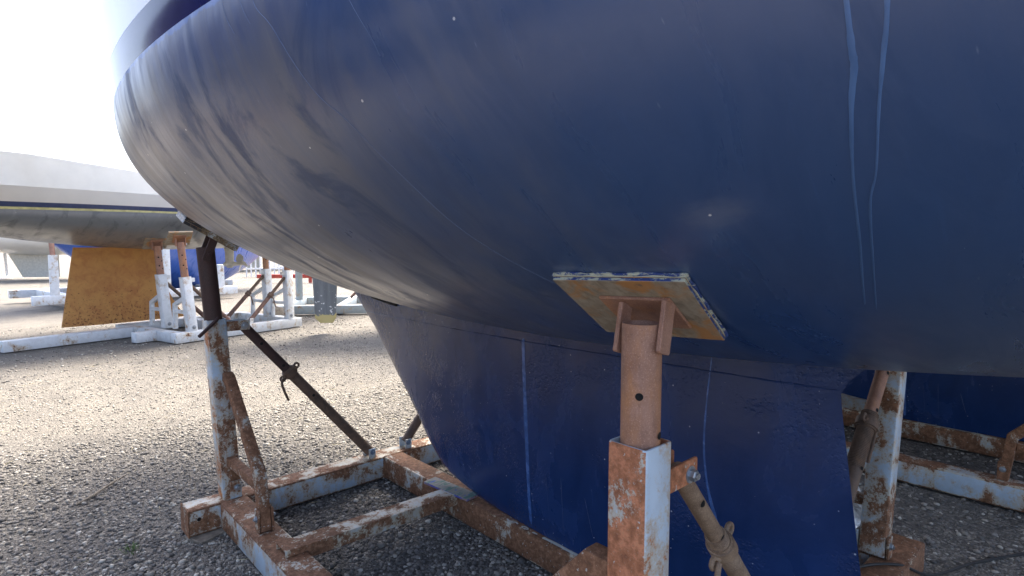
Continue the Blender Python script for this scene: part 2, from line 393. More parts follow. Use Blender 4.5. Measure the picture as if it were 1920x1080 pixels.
def mat_stone():
    m = NT('gravel_stones'); g = m.n('ShaderNodeNewGeometry'); r = g.outputs['Random Per Island']; pos = g.outputs['Position']
    base = m.cramp(r, STONE)
    r2 = m.math('FRACT', m.math('MULTIPLY', r, 17.31))
    lit_gravel = lit_gravel_mask(m, pos)
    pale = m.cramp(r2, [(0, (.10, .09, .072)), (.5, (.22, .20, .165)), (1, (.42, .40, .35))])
    base = m.mix(m.math('MULTIPLY', lit_gravel, m.ramp(r2, .2, .6, .45, 1)), base, pale)
    n = m.noise(pos, 320, 3, .6)
    base = m.mix(m.ramp(n, .4, .75, 0, .35), base, (.25, .24, .22))
    return m.fin(base, m.ramp(r2, 0, 1, .55, .9), m.bump(n, .3, .002))
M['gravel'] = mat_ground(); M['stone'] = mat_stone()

# ------------------------------------------------------------------ hull form
XC = 1.85; PE, QE = 1.4851, 1.9633
def hb(Y):
    d = 1.843 - Y; return max(.012, 1.518 - .1168*d*d + (.012*abs(d)**3 if d > 0 else 0))
def zk(Y): return 1.0636 + .0549*max(Y-1.396, 0)**2 + .0464*max(1.396-Y, 0)**2
def hull_pt(Y, f, side=-1, ZW=WLZ, zfun=zk, off=0):
    """f 0 at the waterline .. 1 at the keel line"""
    a = f*PI/2; b = hb(Y); D = max(ZW - zfun(Y), .004)
    x = b*max(math.cos(a), 0)**(2/PE); z = ZW - D*max(math.sin(a), 0)**(2/QE)
    return V((XC + side*x, Y, z))
def hull_on(X, Y):
    w = abs(X-XC); return V((X, Y, WLZ - (WLZ-zk(Y))*(1-min(1, w/hb(Y))**PE)**(1/QE)))
def hull_normal(X, Y):
    e = .004; a = hull_on(X+e, Y)-hull_on(X-e, Y); b = hull_on(X, Y+e)-hull_on(X, Y-e)
    n = a.cross(b).normalized(); return -n if n.z > 0 else n
YB, YS = 5.43, -2.75
def stations(n=110):
    return [YS + (YB-YS)*(.5-.5*math.cos(PI*(i/n)))*.35 + (YB-YS)*(i/n)*.65 for i in range(n+1)]
def uvmesh(bm, uvs):
    lay = bm.loops.layers.uv.new('UVMap')
    for f in bm.faces:
        for l in f.loops: l[lay].uv = uvs[l.vert]
def hull_bottom(name, mat, parent, ZW=WLZ, zfun=zk, nf=40):
    bm = bmesh.new(); uvs = {}
    rows = []
    for Y in stations():
        half = []
        for k in range(nf+1):
            f = (k/nf); half.append((f, hull_pt(Y, f, -1, ZW, zfun)))
        pts = [p for _, p in half] + [V((2*XC-p.x, p.y, p.z)) for _, p in reversed(half[:-1])]
        g = [0]
        for a, b in zip(pts[:-1], pts[1:]): g.append(g[-1] + (b-a).length)
        mid = g[nf]; vs = []
        for p, q in zip(pts, g):
            v = bm.verts.new(p); uvs[v] = (Y + (20 if q > mid else 0), q-mid); vs.append(v)
        rows.append(vs)
    for a, b in zip(rows[:-1], rows[1:]):
        for i in range(len(a)-1): bm.faces.new((a[i], a[i+1], b[i+1], b[i]))
    bm.faces.new(rows[0])
    uvmesh(bm, uvs)
    return obj(name, bm, mat, parent, 0 or 60)
def sheer(Y): return 2.86 + .022*(Y-1.0)**2
def side_pt(Y, f, side, ZW, top):
    """topsides: f 0 at the waterline .. 1 at the sheer"""
    b = hb(Y); t = (Y-YS)/(YB-YS)
    bd = b + .09 + .34*max(0, t-.55)**1.0*1.1*(1-max(0, t-.93)/.07)*1.0 + .12*max(0, .35-t)
    if t > .93: bd = max(.03, bd*(1-(t-.93)/.07*.55))
    rake = .75*max(0, t-.6)/.4 - .45*max(0, .3-t)/.3
    z = ZW + (top(Y)-ZW)*f
    return V((XC + side*(b + (bd-b)*f**.85), Y + rake*f, z))
def hull_band(name, mat, parent, f0, f1, n, ZW=WLZ, top=sheer):
    bm = bmesh.new()
    L = []
    st = stations()
    for side in (-1, 1):
        L.append([[bm.verts.new(side_pt(Y, f0 + (f1-f0)*k/n, side, ZW, top)) for k in range(n+1)] for Y in st])
    for rows in L:
        for a, b in zip(rows[:-1], rows[1:]):
            for i in range(n): bm.faces.new((a[i], a[i+1], b[i+1], b[i]))
    for e in (0, -1):
        for i in range(n): bm.faces.new((L[0][e][i], L[0][e][i+1], L[1][e][i+1], L[1][e][i]))
    return obj(name, bm, mat, parent, 50)
def hull_deck(name, mat, parent, ZW=WLZ, top=sheer, roof=True):
    bm = bmesh.new(); rows = []
    for Y in stations(50):
        a = side_pt(Y, 1, -1, ZW, top); b = side_pt(Y, 1, 1, ZW, top)
        rows.append([bm.verts.new(a.lerp(b, k/6) + V((0, 0, .06*(1-(k/3-1)**2)))) for k in range(7)])
    for a, b in zip(rows[:-1], rows[1:]):
        for i in range(6): bm.faces.new((a[i], a[i+1], b[i+1], b[i]))
    # low coachroof as one moulding
    c = lambda y, w, z: V((XC+w, y, z))
    r = []
    for y, w, h in ((3.9, .35, .0), (3.7, .45, .22), (2.5, .8, .34), (.6, .95, .38), (.5, .95, .0)):
        zb = top(y)+.02
        r.append([c(y, -w, zb-.05), c(y, -w*.86, zb+h), c(y, 0, zb+h*1.12), c(y, w*.86, zb+h), c(y, w, zb-.05)])
    if roof: loft(bm, r)
    return obj(name, bm, mat, parent, 40)
LE = [(.14, 2.20), (.143, 2.263), (.171, 2.375), (.189, 2.479), (.227, 2.577), (.331, 2.705), (.427, 2.79), (.552, 2.912), (.69, 3.058), (.925, 3.296), (1.144, 3.58), (1.30, 3.80), (1.42, 3.97)]
TE = [(.14, .45), (.492, .501), (.699, .531), (.93, .564), (1.007, .574), (1.038, .561), (1.069, .541), (1.095, .505), (1.13, .46), (1.42, .42)]
def interp(tab, z):
    if z <= tab[0][0]: return tab[0][1]
    for (a, ya), (b, yb) in zip(tab[:-1], tab[1:]):
        if z <= b: return ya + (yb-ya)*(z-a)/(b-a)
    return tab[-1][1]
def foil(s):   # 0 at nose .. 1 at tail, 1 at max
    return min(1, 1.85*math.sqrt(max(s, 0))*(1-.32*s)) * (1 if s < .45 else max(.055, 1-((s-.45)/.55)**1.7*.95))
def fin(name, mat, parent, zs, le, te, half, n=44, extra=0, x0=XC):
    bm = bmesh.new(); rings = []
    for z in zs:
        a, b = interp(le, z), interp(te, z); T = half(z) + extra
        near = [(a + (b-a)*(.5-.5*math.cos(PI*k/n)), foil(.5-.5*math.cos(PI*k/n))) for k in range(n+1)]
        rings.append([V((x0 - T*t, y, z)) for y, t in near] + [V((x0 + T*t, y, z)) for y, t in reversed(near[1:-1])])
    loft(bm, rings)
    return obj(name, bm, mat, parent, 50)
khalf = lambda z: .046 + .043*min(1, max(0, (z-.14)/.95))
def ribbon_points(pts, n=8):
    """Catmull-Rom through points"""
    P = [pts[0]] + list(pts) + [pts[-1]]; out = []
    for i in range(1, len(P)-2):
        for k in range(n):
            t = k/n; a, b, c, d = P[i-1], P[i], P[i+1], P[i+2]
            out.append(.5*((2*b) + (c-a)*t + (2*a-5*b+4*c-d)*t*t + (3*b-a-3*c+d)*t**3))
    out.append(P[-2]); return out
def paint_run(parent, ws, surf, nrm, mat):
    """raised bead of dried paint; ws = (X, Y, halfwidth) or (Y, z, halfwidth) way points, surf lays them on the surface"""
    pts = ribbon_points([V(w) for w in ws], 10); bm = bmesh.new(); rings = []
    P = [surf(p) for p in pts]
    for i, p in enumerate(P):
        t = (P[min(i+1, len(P)-1)] - P[max(0, i-1)]).normalized(); n = nrm(pts[i]); s = n.cross(t).normalized()
        w = pts[i].z*(1 + .07*math.sin(i*.9+ws[0][0]*9) + .08*math.sin(i*.31+2) + random.uniform(-.05, .05)); w *= min(1, .25 + i*.5, .12+(len(P)-1-i)*.35)
        rings.append([p + s*w*a + n*(.00035*h + .00045) for a, h in ((-1, -.6), (-.6, .7), (0, 1), (.6, .7), (1, -.6))])
    loft(bm, rings, closed=False, cap=(False, False))
    return obj('paint_run', bm, mat, parent, 60)

# ------------------------------------------------------------------ our yacht
yacht = thing('sailing_yacht', 'blue bottomed sailing yacht filling the picture, fin keel standing on rusty cradle', 'sailing yacht', (XC, 1.4, 0), 'yachts laid up ashore')
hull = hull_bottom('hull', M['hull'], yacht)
def bandf(z0): return (z0-WLZ)/.95
hull_band('boot_stripe', M['navy_gloss'], yacht, 0, .09, 3)
hull_band('topsides', M['white_gloss'], yacht, .09, 1, 12)
hull_deck('deck', M['deck'], yacht)
zs1 = [1.015+.41*k/12 for k in range(13)]
fin('keel_stub', M['keel'], yacht, zs1, LE, TE, khalf)
zs2 = [.14, .150, .165, .18, .2, .23, .27, .32] + [.32+.69*k/18 for k in range(1, 19)] + [1.0165]
keel = fin('keel', M['keel'], yacht, zs2, LE, TE, khalf, extra=.0028)
for sd in (-1, 1):
    bm = bmesh.new(); pts = []
    for k in range(61):
        y = 3.36 - 2.78*k/60; z = 1.0165 + random.uniform(-.0015, .0015); a_, b_ = interp(LE, z), interp(TE, z)
        pts.append(V((XC + sd*((khalf(z)+.0015)*foil((y-a_)/(b_-a_))), y, z)))
    tube(bm, pts, [random.uniform(.0012, .0034) for _ in pts], 8)
    obj('joint_bead', bm, M['keel'], keel, 60)
bm = bmesh.new()
for k, (y0, y1) in enumerate([(3.24, 2.96)]):
    board(bm, (1.7790, 3.06, 1.112), (.03, 1, .09), (0, -.09, 1), (1, 0, 0), .30, .026, .014, .002)
obj('root_slot', bm, M['hole'], yacht)
rud = fin('rudder', M['hull'] if False else M['keel'], yacht, [.42+.12*k for k in range(12)], [(.4, -1.95), (1.9, -1.85)], [(.4, -2.32), (1.9, -2.5)], lambda z: .035)
# paint runs on the hull: X, Y, half width
hs = lambda p: hull_on(p.x, p.y)
hn = lambda p: hull_normal(p.x, p.y)
RUNS = [
 [(.375, 1.14, .0008), (.392, 1.116, .0008), (.414, 1.067, .0007), (.47, 1.021, .0008), (.511, .981, .0007), (.598, .944, .0006), (.706, .921, .0005), (.814, .882, .0004), (.899, .841, .0003)],
 [(.60, .215, .0026), (.666, .218, .0027), (.695, .22, .0034), (.707, .221, .0040), (.736, .231, .0026), (.804, .247, .0020), (.901, .265, .0017), (1.0, .287, .0018), (1.064, .301, .0015)],
 [(.62, .178, .0026), (.679, .185, .0026), (.711, .195, .0024), (.745, .206, .0018), (.807, .223, .0012), (.848, .239, .0018), (.961, .263, .0013), (1.085, .29, .0015)],
 [(.366, 1.247, .0004), (.386, 1.203, .0003)], [(.366, 1.20, .0004), (.394, 1.14, .0003)], [(.44, .868, .0005), (.469, .841, .0004), (.486, .835, .0003)]]
M['run_faint'] = plain('faint_paint_run', (.055, .085, .18), .3)
M['run_pale'] = plain('pale_blue_paint_run', (.12, .17, .29), .35)
for i, r in enumerate(RUNS): paint_run(hull, r, hs, hn, M['run'] if i in (1, 2) else M['run_pale'])
def ks(p):
    z = p.y; a, b = interp(LE, z), interp(TE, z); s = (p.x-a)/(b-a)
    return V((XC - (khalf(z)+(.0028 if z < 1.016 else 0))*foil(s), p.x, z))
kn = lambda p: V((-1, 0, .04)).normalized()
KR = [[(1.842, 1.03, .009), (1.84, .9, .010), (1.835, .6, .0105), (1.83, .3, .0095), (1.825, .165, .008)],
      [(.965, 1.07, .0022), (.98, .9, .0030), (.985, .75, .0036), (.97, .62, .0045), (.945, .53, .0065), (.93, .49, .006)],
      [(1.72, .42, .0012), (1.70, .22, .001)], [(1.63, .45, .0014), (1.62, .2, .0012)], [(1.5, .40, .0010), (1.46, .25, .001)], [(2.35, .95, .001), (2.345, .75, .0008)]]
for i, r in enumerate(KR): paint_run(keel, r, ks, kn, M['run_keel'] if i < 2 else M['run_faint'])

# ------------------------------------------------------------------ steel cradle
BH = .135
mir = lambda p: V((2*XC-p[0], p[1], p[2]))
def build_pad(cradle, X, Y, tube_top, g0, g1, l0, l1, side, edge_mat, tmat, trad, tube_bot, hole_dirs=(), turn=0, po=(-.042, .012)):
    Q = (lambda p: V(p)) if side < 0 else mir
    P = hull_on(X, Y); n = hull_normal(X, Y)
    ez = V((0, 1, 0)).cross(n).normalized()
    if ez.z < 0: ez = -ez
    ey = n.cross(ez).normalized()
    if ey.y < 0: ey = -ey
    ey0, ez0 = ey, ez; ct_, st_ = math.cos(turn), math.sin(turn); ey, ez = ey0*ct_ + ez0*st_, ez0*ct_ - ey0*st_
    fl = (lambda v: V(v)) if side < 0 else (lambda v: V((-v[0], v[1], v[2])))
    def B(bm, c, sx, sy, sz, r, mi=0): board(bm, Q(c), fl(ez), fl(ey), fl(n), sx, sy, sz, r, mi)
    gc, lc = (g0+g1)/2, (l0+l1)/2
    # plywood pad: two plies with painted, ragged edge; under face bare
    bm = bmesh.new(); gl, ll = g1-g0, l1-l0
    thk = 1.0 if edge_mat is M['plyedge'] else 1.9
    for k_, (t0_, t1_) in enumerate(((-.004, .0005), (.0007, .0078), (.0080, .016))):
        t1_ = t1_*thk; t0_ = t0_*thk
        B(bm, P + ez*(gc + random.uniform(-.001, .001)) + ey*lc + n*(t0_+t1_)/2, gl - .001*k_, ll - .001*k_, t1_-t0_, .0009, 0)
    bm.normal_update(); bmesh.ops.recalc_face_normals(bm, faces=bm.faces); nn = fl(n); P_ = Q(P)
    for f in bm.faces:
        if abs(f.normal.dot(nn)) < .6:
            hgt = (f.calc_center_median() - P_).dot(nn); f.material_index = 1 if hgt < .0006 or hgt > .0079 else 2
    pad = obj('support_pad', bm, [M['ply'], edge_mat, M['plycream'] if edge_mat is M['plyedge'] else edge_mat], cradle, 30)
    # painted rim that stands proud on the edge: irregular brushed lip of bottom paint
    bm = bmesh.new()
    for a, b in (((g0, l0), (g1, l0)), ((g1, l0), (g1, l1)), ((g0, l1), (g1, l1))):
        pa = P + ez*a[0] + ey*a[1] + n*.0005; pb = P + ez*b[0] + ey*b[1] + n*.0005
        pts = [Q(pa.lerp(pb, k/14) + n*random.uniform(-.001, .003)) for k in range(15)]
        tube(bm, pts, [random.uniform(.002, .0055) for _ in pts], 8)
    obj('paint_rim', bm, edge_mat, pad, 60)
    # steel pad plate and fork
    tc = V(tube_top); rel = tc - P; pg = rel.dot(ez); pl = rel.dot(ey)
    bm = bmesh.new(); B(bm, P + ez*(pg+po[0]) + ey*(pl+po[1]) + n*(.0035+.016*thk), .135, .150, .007, .0015)
    plate = obj('pad_plate', bm, tmat, cradle, 30)
    for sgn in (-1, 1):
        bm = bmesh.new()
        top = P + ez*pg + ey*pl + ey0*sgn*(trad+.009) + n*.022
        low = tc + ey0*sgn*(trad+.009) - V((0, 0, .045)) + n*.012
        d, s, u = frame(fl(low-top), fl(ey0))
        pr = rrect(.038, .010, .002, 2)
        R = lambda c, k=1: [c + s*x*k + u*y for x, y in pr]
        loft(bm, [R(Q(top)), R(Q(low)), R(Q(low) + d*.003, .8)])
        obj('fork_plate', bm, tmat, plate, 30)
    # telescopic tube
    bm = bmesh.new(); tb = V(tube_bot)
    tube(bm, [Q(tb), Q(tc)], trad, 40, True, .005)
    ax = (Q(tc)-Q(tb)).normalized()
    for h, dv in hole_dirs: disc_on_tube(bm, Q(tb).lerp(Q(tc), h), ax, trad, V(dv), .0075, 1)
    jt = obj('jack_tube', bm, [tmat, M['hole']], cradle, 40)
    bm = bmesh.new()
    if not hole_dirs: hexbolt(bm, Q(tc + V((0, -(trad+.013), -.035))), (0, -1, 0), .011, .009)
    tube(bm, [Q(tc + V((0, -(trad+.014), -.035))), Q(tc + V((0, trad+.014, -.035)))], .007, 10)
    obj('pin', bm, tmat if tmat is not M['tube_pink'] else M['tube_pink'], jt, 40)
def build_post(cradle, foot, top, w, mat, side=-1, outer=None):
    Q = (lambda p: V(p)) if side < 0 else mir
    bm = bmesh.new(); bar(bm, Q(foot), Q(top), w, w, .008, (0, 1, 0), hollow=.005)
    bm.normal_update(); bmesh.ops.recalc_face_normals(bm, faces=bm.faces)
    for f_ in bm.faces:
        if f_.normal.x*side > .8: f_.material_index = 1
    post = obj('post', bm, [mat, outer or mat], cradle, 40)
    f = V(foot)
    for sy in (-1, 1):
        bm = bmesh.new()
        board(bm, Q(f + V((.012, sy*(w/2+.009), .045))), (1, 0, 0), (0, 0, 1), (0, 1, 0), .055, .09, .010, .0015)
        hexbolt(bm, Q(f + V((.018, sy*(w/2+.014), .055))), (0, sy, 0), .012, .009, 1)
        obj('foot_lug', bm, [mat, M['zinc']], post, 30)
    return post
def build_bracket(cradle, X, pts, tie, mat, side=-1, w=.05):
    Q = (lambda p: V(p)) if side < 0 else mir
    bm = bmesh.new()
    P3 = [V((X, y, z)) for y, z in pts]
    # one mitred square tube
    rings = []
    pr = rrect(w, w, .007)
    for i, p in enumerate(P3):
        d0 = (p-P3[i-1]).normalized() if i else (P3[1]-p).normalized()
        d1 = (P3[i+1]-p).normalized() if i < len(P3)-1 else d0
        t = (d0+d1).normalized(); k = 1/max(.4, t.dot(d0)); s = V((1, 0, 0)); u = s.cross(t).normalized()
        rings.append([Q(p + s*x + u*y*k) for x, y in pr])
    loft(bm, rings)
    br = obj('bracket', bm, mat, cradle, 40)
    bm = bmesh.new(); (ya, za), (yb, zb) = tie
    bar(bm, Q((X, ya, za)), Q((X, yb, zb)), w*.86, w*.86, .005)
    obj('tie', bm, mat, br, 40)
    y, z = pts[-1]
    bm = bmesh.new()
    for sg in (-1, 1):
        bm = bmesh.new()
        board(bm, Q((X + sg*(w/2+.006), y, .19)), (0, 1, 0), (0, 0, 1), (1, 0, 0), .048, .105, .008, .0015)
        hexbolt(bm, Q((X + sg*(w/2+.011), y, .20)), (Q((sg, 0, 0))-Q((0, 0, 0))), .011, .008, 1)
        obj('foot_lug', bm, [mat, M['zinc']], br, 30)
def build_brace(cradle, p0, p1, r_in, r_out, fcol, mats, side=-1, thread=(.02, .02), hdir=1, seg=20, lug_at=None):
    Q = (lambda p: V(p)) if side < 0 else mir
    m_in, m_out, m_lug = mats
    a, b = V(p0), V(p1); d = (b-a).normalized(); L = (b-a).length; at = lambda t: a + d*L*t
    bm = bmesh.new()
    tube(bm, [Q(a), Q(at(fcol+.06))], r_in, 28)
    ax = (Q(b)-Q(a)).normalized()
    for t in (.11, .25): disc_on_tube(bm, Q(at(t*fcol/.30)), ax, r_in, V((-.3, -1, .2)), .008, 1)
    br = obj('brace', bm, [m_in, M['hole']], cradle, 40)
    bm = bmesh.new()
    # threaded outer tube: real ridges
    pts, rad = [], []
    t0, t1 = fcol - thread[0]/L, fcol + thread[1]/L
    nth = int((thread[0]+thread[1])/.0065)
    for k in range(nth*2+1):
        pts.append(Q(at(t0 + (t1-t0)*k/(nth*2)))); rad.append(r_out*(1.0 if k % 2 else .93))
    pts += [Q(at(t1 + .004/L)), Q(b)]; rad += [r_out*.97, r_out*.97]
    tube(bm, pts, rad, 28)
    if True: disc_on_tube(bm, Q(at(fcol+.17)), ax, r_out*.97, V((-.3, -1, .2)), .008, 1)
    obj('outer_tube', bm, [m_out, M['hole']], br, 55)
    # threaded collar with two ears and a drop handle
    bm = bmesh.new(); c = at(fcol)
    tube(bm, [Q(c - d*.024), Q(c - d*.018), Q(c - d*.017), Q(c + d*.017), Q(c + d*.018), Q(c + d*.024)],
         [r_out*1.12, r_out*1.18, r_out*1.32, r_out*1.32, r_out*1.18, r_out*1.12], 28)
    e1 = V((0, 0, 1)).cross(d).normalized(); e2 = d.cross(e1).normalized()
    up = e2 if e2.z > 0 else -e2
    for sg in (1, -1):
        cc = c + up*sg*(r_out*1.3+.012)
        tube(bm, [Q(cc + (d*math.cos(t) + up*sg*math.sin(t))*.013) for t in [PI*1.5*k/12 - .8 for k in range(13)]], .0062, 10)
        tube(bm, [Q(c + up*sg*r_out*1.1), Q(c + up*sg*(r_out*1.3+.006))], [.014, .010], 12)
    obj('collar', bm, m_out, br, 50)
    bm = bmesh.new(); cc = c - up*(r_out*1.3+.012)
    tube(bm, [Q(p) for p in (cc + V((0, -.012, .004)), cc + V((-.012, -.016, -.006)), cc + V((-.012, -.014, -.03)), cc + V((.006, -.01, -.08)), cc + V((.026, -.006, -.125)))], .0068, 12)
    obj('handle', bm, m_out, br, 50)
    # upper lug plates with bolt
    bm = bmesh.new(); la = V(lug_at) if lug_at else a + V((-.03, 0, .005))
    for sy in (-1, 1):
        bm = bmesh.new()
        q = la.lerp(a, .5) + V((0, sy*(r_in+.007), 0))
        board(bm, Q(q), (1, 0, 0), (0, 0, 1), (0, 1, 0), (a-la).length+.055, .05, .008, .0015)
        hexbolt(bm, Q(a + V((0, sy*(r_in+.011), 0))), (0, sy, 0), .0125, .013, 1)
        obj('lug', bm, [m_lug, M['zinc']], br, 30)
    bm = bmesh.new()
    for sy in (-1, 1):
        bm = bmesh.new()
        board(bm, Q(b + V((-.002, sy*(r_out+.006), -.012))), (1, 0, 0), (0, 0, 1), (0, 1, 0), .044, .075, .008, .0015)
        hexbolt(bm, Q(b + V((0, sy*(r_out+.010), .004))), (0, sy, 0), .011, .008, 1)
        obj('foot_lug', bm, [m_lug, M['bluebolt']], br, 30)
    return br

cradle = thing('boat_cradle', 'rusty pale blue steel cradle carrying the blue yacht, near post in front', 'boat cradle', (XC, 1.9, 0), 'steel boat cradles in the yard')
def beam(name, p0, p1, mat, w=BH, top=None):
    bm = bmesh.new(); bar(bm, p0, p1, w, w, .010)
    bmesh.ops.recalc_face_normals(bm, faces=bm.faces)
    for f_ in bm.faces:
        q_ = max(abs(v) for v in f_.normal)
        f_.material_index = 1 if f_.normal.z > .97 else 2 if q_ < .96 else 0
    return obj(name, bm, [mat, top or mat, M['paint_edge']], cradle, 40)
zc = BH/2
fb = beam('cross_beam', (.697, 3.1675, zc), (3.003, 3.1675, zc), M['paint'], BH, M['paint_mid'])
bm = bmesh.new(); d_, s_, u_ = frame((0, -1, 0))
c0 = V((.742, 3.0995, .082)); f = bm.faces.new([bm.verts.new(c0 + V((.010*math.cos(2*PI*k/18), -.0012, .010*math.sin(2*PI*k/18)))) for k in range(18)])
tube(bm, [c0 + V((.0105*math.cos(2*PI*k/18), -.001, .0105*math.sin(2*PI*k/18))) for k in range(19)], .0014, 6, mi=1)
obj('bolt_hole', bm, [M['hole'], M['paint_rusty']], fb, 40)
bm = bmesh.new(); board(bm, (.695, 3.1675, zc), (0, 1, 0), (0, 0, 1), (1, 0, 0), .139, .139, .006, .002); obj('end_cap', bm, M['paint_rusty'], fb, 30)
beam('cross_beam', (.697, .6375, zc), (3.003, .6375, zc), M['paint_rusty'])
beam('side_beam', (.9095, .707, zc), (.9095, 3.098, zc), M['paint'], BH, M['paint_top'])
beam('side_beam', (2*XC-.9095, .707, zc), (2*XC-.9095, 3.098, zc), M['paint'], BH, M['paint_top'])
kb = beam('keel_beam', (XC, .707, zc), (XC, 3.098, zc), M['paint_rusty'])
# weld seams where the keel beam meets the cross beam
bm = bmesh.new()
for x in (1.7815, 1.9185):
    pts = [V((x + random.uniform(-.001, .001), 3.0985, .004+.13*k/16)) for k in range(17)]; tube(bm, pts, [random.uniform(.003, .005) for _ in pts], 8)
pts = [V((1.782+.136*k/16, 3.099 + random.uniform(-.001, .001), .1345)) for k in range(17)]; tube(bm, pts, [random.uniform(.003, .005) for _ in pts], 8)
obj('weld_seam', bm, M['paint_rusty'], kb, 60)
# white brush marks on the top edge of the keel beam
bm = bmesh.new()
def dab(pts, w):
    P = ribbon_points([V((x, y, BH+.0012)) for x, y in pts], 6); vs = []
    for i, p in enumerate(P):
        t = (P[min(i+1, len(P)-1)]-P[max(0, i-1)]).normalized(); s = V((-t.y, t.x, 0)); ww = w*random.uniform(.75, 1.2)*(.55 if i in (0, len(P)-1) else 1)
        vs.append((bm.verts.new(p+s*ww), bm.verts.new(p-s*ww)))
    for a, b in zip(vs[:-1], vs[1:]): bm.faces.new((a[0], a[1], b[1], b[0]))
dab([(1.800, 1.985), (1.793, 1.965), (1.797, 1.94), (1.806, 1.93), (1.800, 1.91)], .0045)
dab([(1.792, 1.865), (1.797, 1.845), (1.806, 1.85), (1.807, 1.87), (1.799, 1.88), (1.793, 1.868)], .0042)
dab([(1.797, 1.81), (1.799, 1.78)], .005)
dab([(1.797, 1.745), (1.800, 1.68), (1.798, 1.60), (1.800, 1.50), (1.799, 1.42), (1.800, 1.36)], .0085)
obj('paint_mark', bm, M['whitepaint'], kb, 0)
def tie_bar(side):
    Q = (lambda p: V(p)) if side < 0 else mir
    bm = bmesh.new()
    def slab(x0, x1, y0, y1, z0, z1, zz0, zz1):
        R = lambda x, a, b: [Q((x, y0, a)), Q((x, y1, a)), Q((x, y1, b)), Q((x, y0, b))]
        loft(bm, [R(x0, z0, z1), R(x1, zz0, zz1)])
    slab(.882, 1.779, 2.352, 2.452, .159, .165, .139, .145)
    slab(.882, .978, 2.350, 2.3565, .1365, .162, .1365, .160)
    slab(.978, 1.779, 2.350, 2.3565, .102, .162, .086, .142)
    slab(.882, .978, 2.4475, 2.454, .1365, .162, .1365, .160)
    slab(.978, 1.779, 2.4475, 2.454, .102, .162, .086, .142)
    obj('tie_bar', bm, M['paint_tie'], cradle, 30)
tie_bar(-1); tie_bar(1)
# posts
FT = (.838, 3.166, 1.432); NT_ = (.933, .642, 1.298)
build_post(cradle, (.911, 3.166, BH), (.866, 3.166, 1.068), .092, M['paint'], -1, M['paint_few'])
build_post(cradle, (.933, .642, BH), (.933, .642, 1.066), .090, M['paint_few'], -1, M['paint_post'])
build_post(cradle, (.911, 3.166, BH), (.866, 3.166, 1.068), .092, M['paint'], 1)
build_post(cradle, (.948, .70, BH), (.80, .70, 1.10), .098, M['paint'], 1)
build_pad(cradle, .93, .66, NT_, -.224, .046, -.118, .157, -1, M['plyedge'], M['tube_pink'], .0385, (.933, .642, .9), ((.66, (-1, -.58, 0)), (.46, (.2, -1, 0))), math.radians(8.5), (-.050, .022))
build_pad(cradle, .87, 3.17, FT, -.12, .15, -.15, .10, -1, M['padblack'], M['tube_dark'], .042, (.873, 3.166, .9))
build_pad(cradle, .87, 3.17, FT, -.12, .15, -.15, .10, 1, M['padblack'], M['tube'], .042, (.873, 3.166, .9))
build_pad(cradle, .78, .68, (.775, .70, 1.40), -.15, .15, -.13, .13, 1, M['plyedge'], M['tube'], .040, (.825, .70, .9))
# brackets that steady the posts
build_bracket(cradle, .905, [(3.118, .775), (3.085, .765), (2.695, .385), (2.655, .139)], ((3.118, .335), (2.715, .335)), M['paint_rusty'])
build_bracket(cradle, .905, [(3.118, .775), (3.085, .765), (2.695, .385), (2.655, .139)], ((3.118, .335), (2.715, .335)), M['paint_rusty'], 1)
build_bracket(cradle, .925, [(.688, .786), (.745, .786), (1.12, .385), (1.15, .139)], ((.688, .335), (1.10, .335)), M['paint_rusty'])
build_bracket(cradle, .905, [(.75, .745), (.86, .755), (1.20, .385), (1.24, .139)], ((.75, .335), (1.18, .335)), M['paint'], 1)
# adjustable braces
build_brace(cradle, (1.0, 3.166, 1.026), (1.722, 3.166, .168), .0255, .0295, .335, (M['tube_dark'], M['brace'], M['paint']), thread=(.03, .05), lug_at=(.925, 3.166, 1.03))
build_brace(cradle, (1.0, 3.166, 1.026), (1.722, 3.166, .168), .0255, .0295, .335, (M['tube'], M['brace'], M['paint']), 1, thread=(.03, .05), lug_at=(.925, 3.166, 1.03))
build_brace(cradle, (1.058, .635, .975), (1.745, .635, .170), .0205, .0255, .30, (M['brace_tan'], M['brace_tan'], M['paint_post']), thread=(.055, .08), lug_at=(1.0, .635, .985))
build_brace(cradle, (.862, .70, 1.015), (1.66, .70, .175), .0245, .0315, .335, (M['tube_pink'], M['brace'], M['paint']), 1, thread=(.05, .20), lug_at=(.84, .70, 1.03))
# screw-in handle on the front post
bm = bmesh.new(); tube(bm, [(.868, 3.112, 1.078), (.858, 3.100, 1.068), (.768, 3.065, 1.0)], .0088, 14)
obj('clamp_handle', bm, M['tube_dark'], cradle, 40)

# boards under cradle and keel
bm = bmesh.new(); a = math.radians(6)
board(bm, (1.795, 2.43, BH+.0078), (math.cos(a), math.sin(a), .012), (-math.sin(a), math.cos(a), 0), (0, 0, 1), .085, .34, .0125, .0015)
bm.normal_update()
for f in bm.faces:
    if abs(f.normal.z) < .6: f.material_index = 1
tag(obj('packing_board', bm, [M['shim'], M['shimedge']], None, 30), 'thin paint splashed board wedged under the toe of the blue keel', 'board')
bm = bmesh.new(); board(bm, (.845, 3.13, -.0085), (.93, .36, 0), (-.36, .93, 0), (0, 0, 1), .30, .13, .016, .002)
tag(obj('packing_board', bm, M['wood'], None, 30), 'grey weathered plank under the front corner of the rusty cradle', 'board')

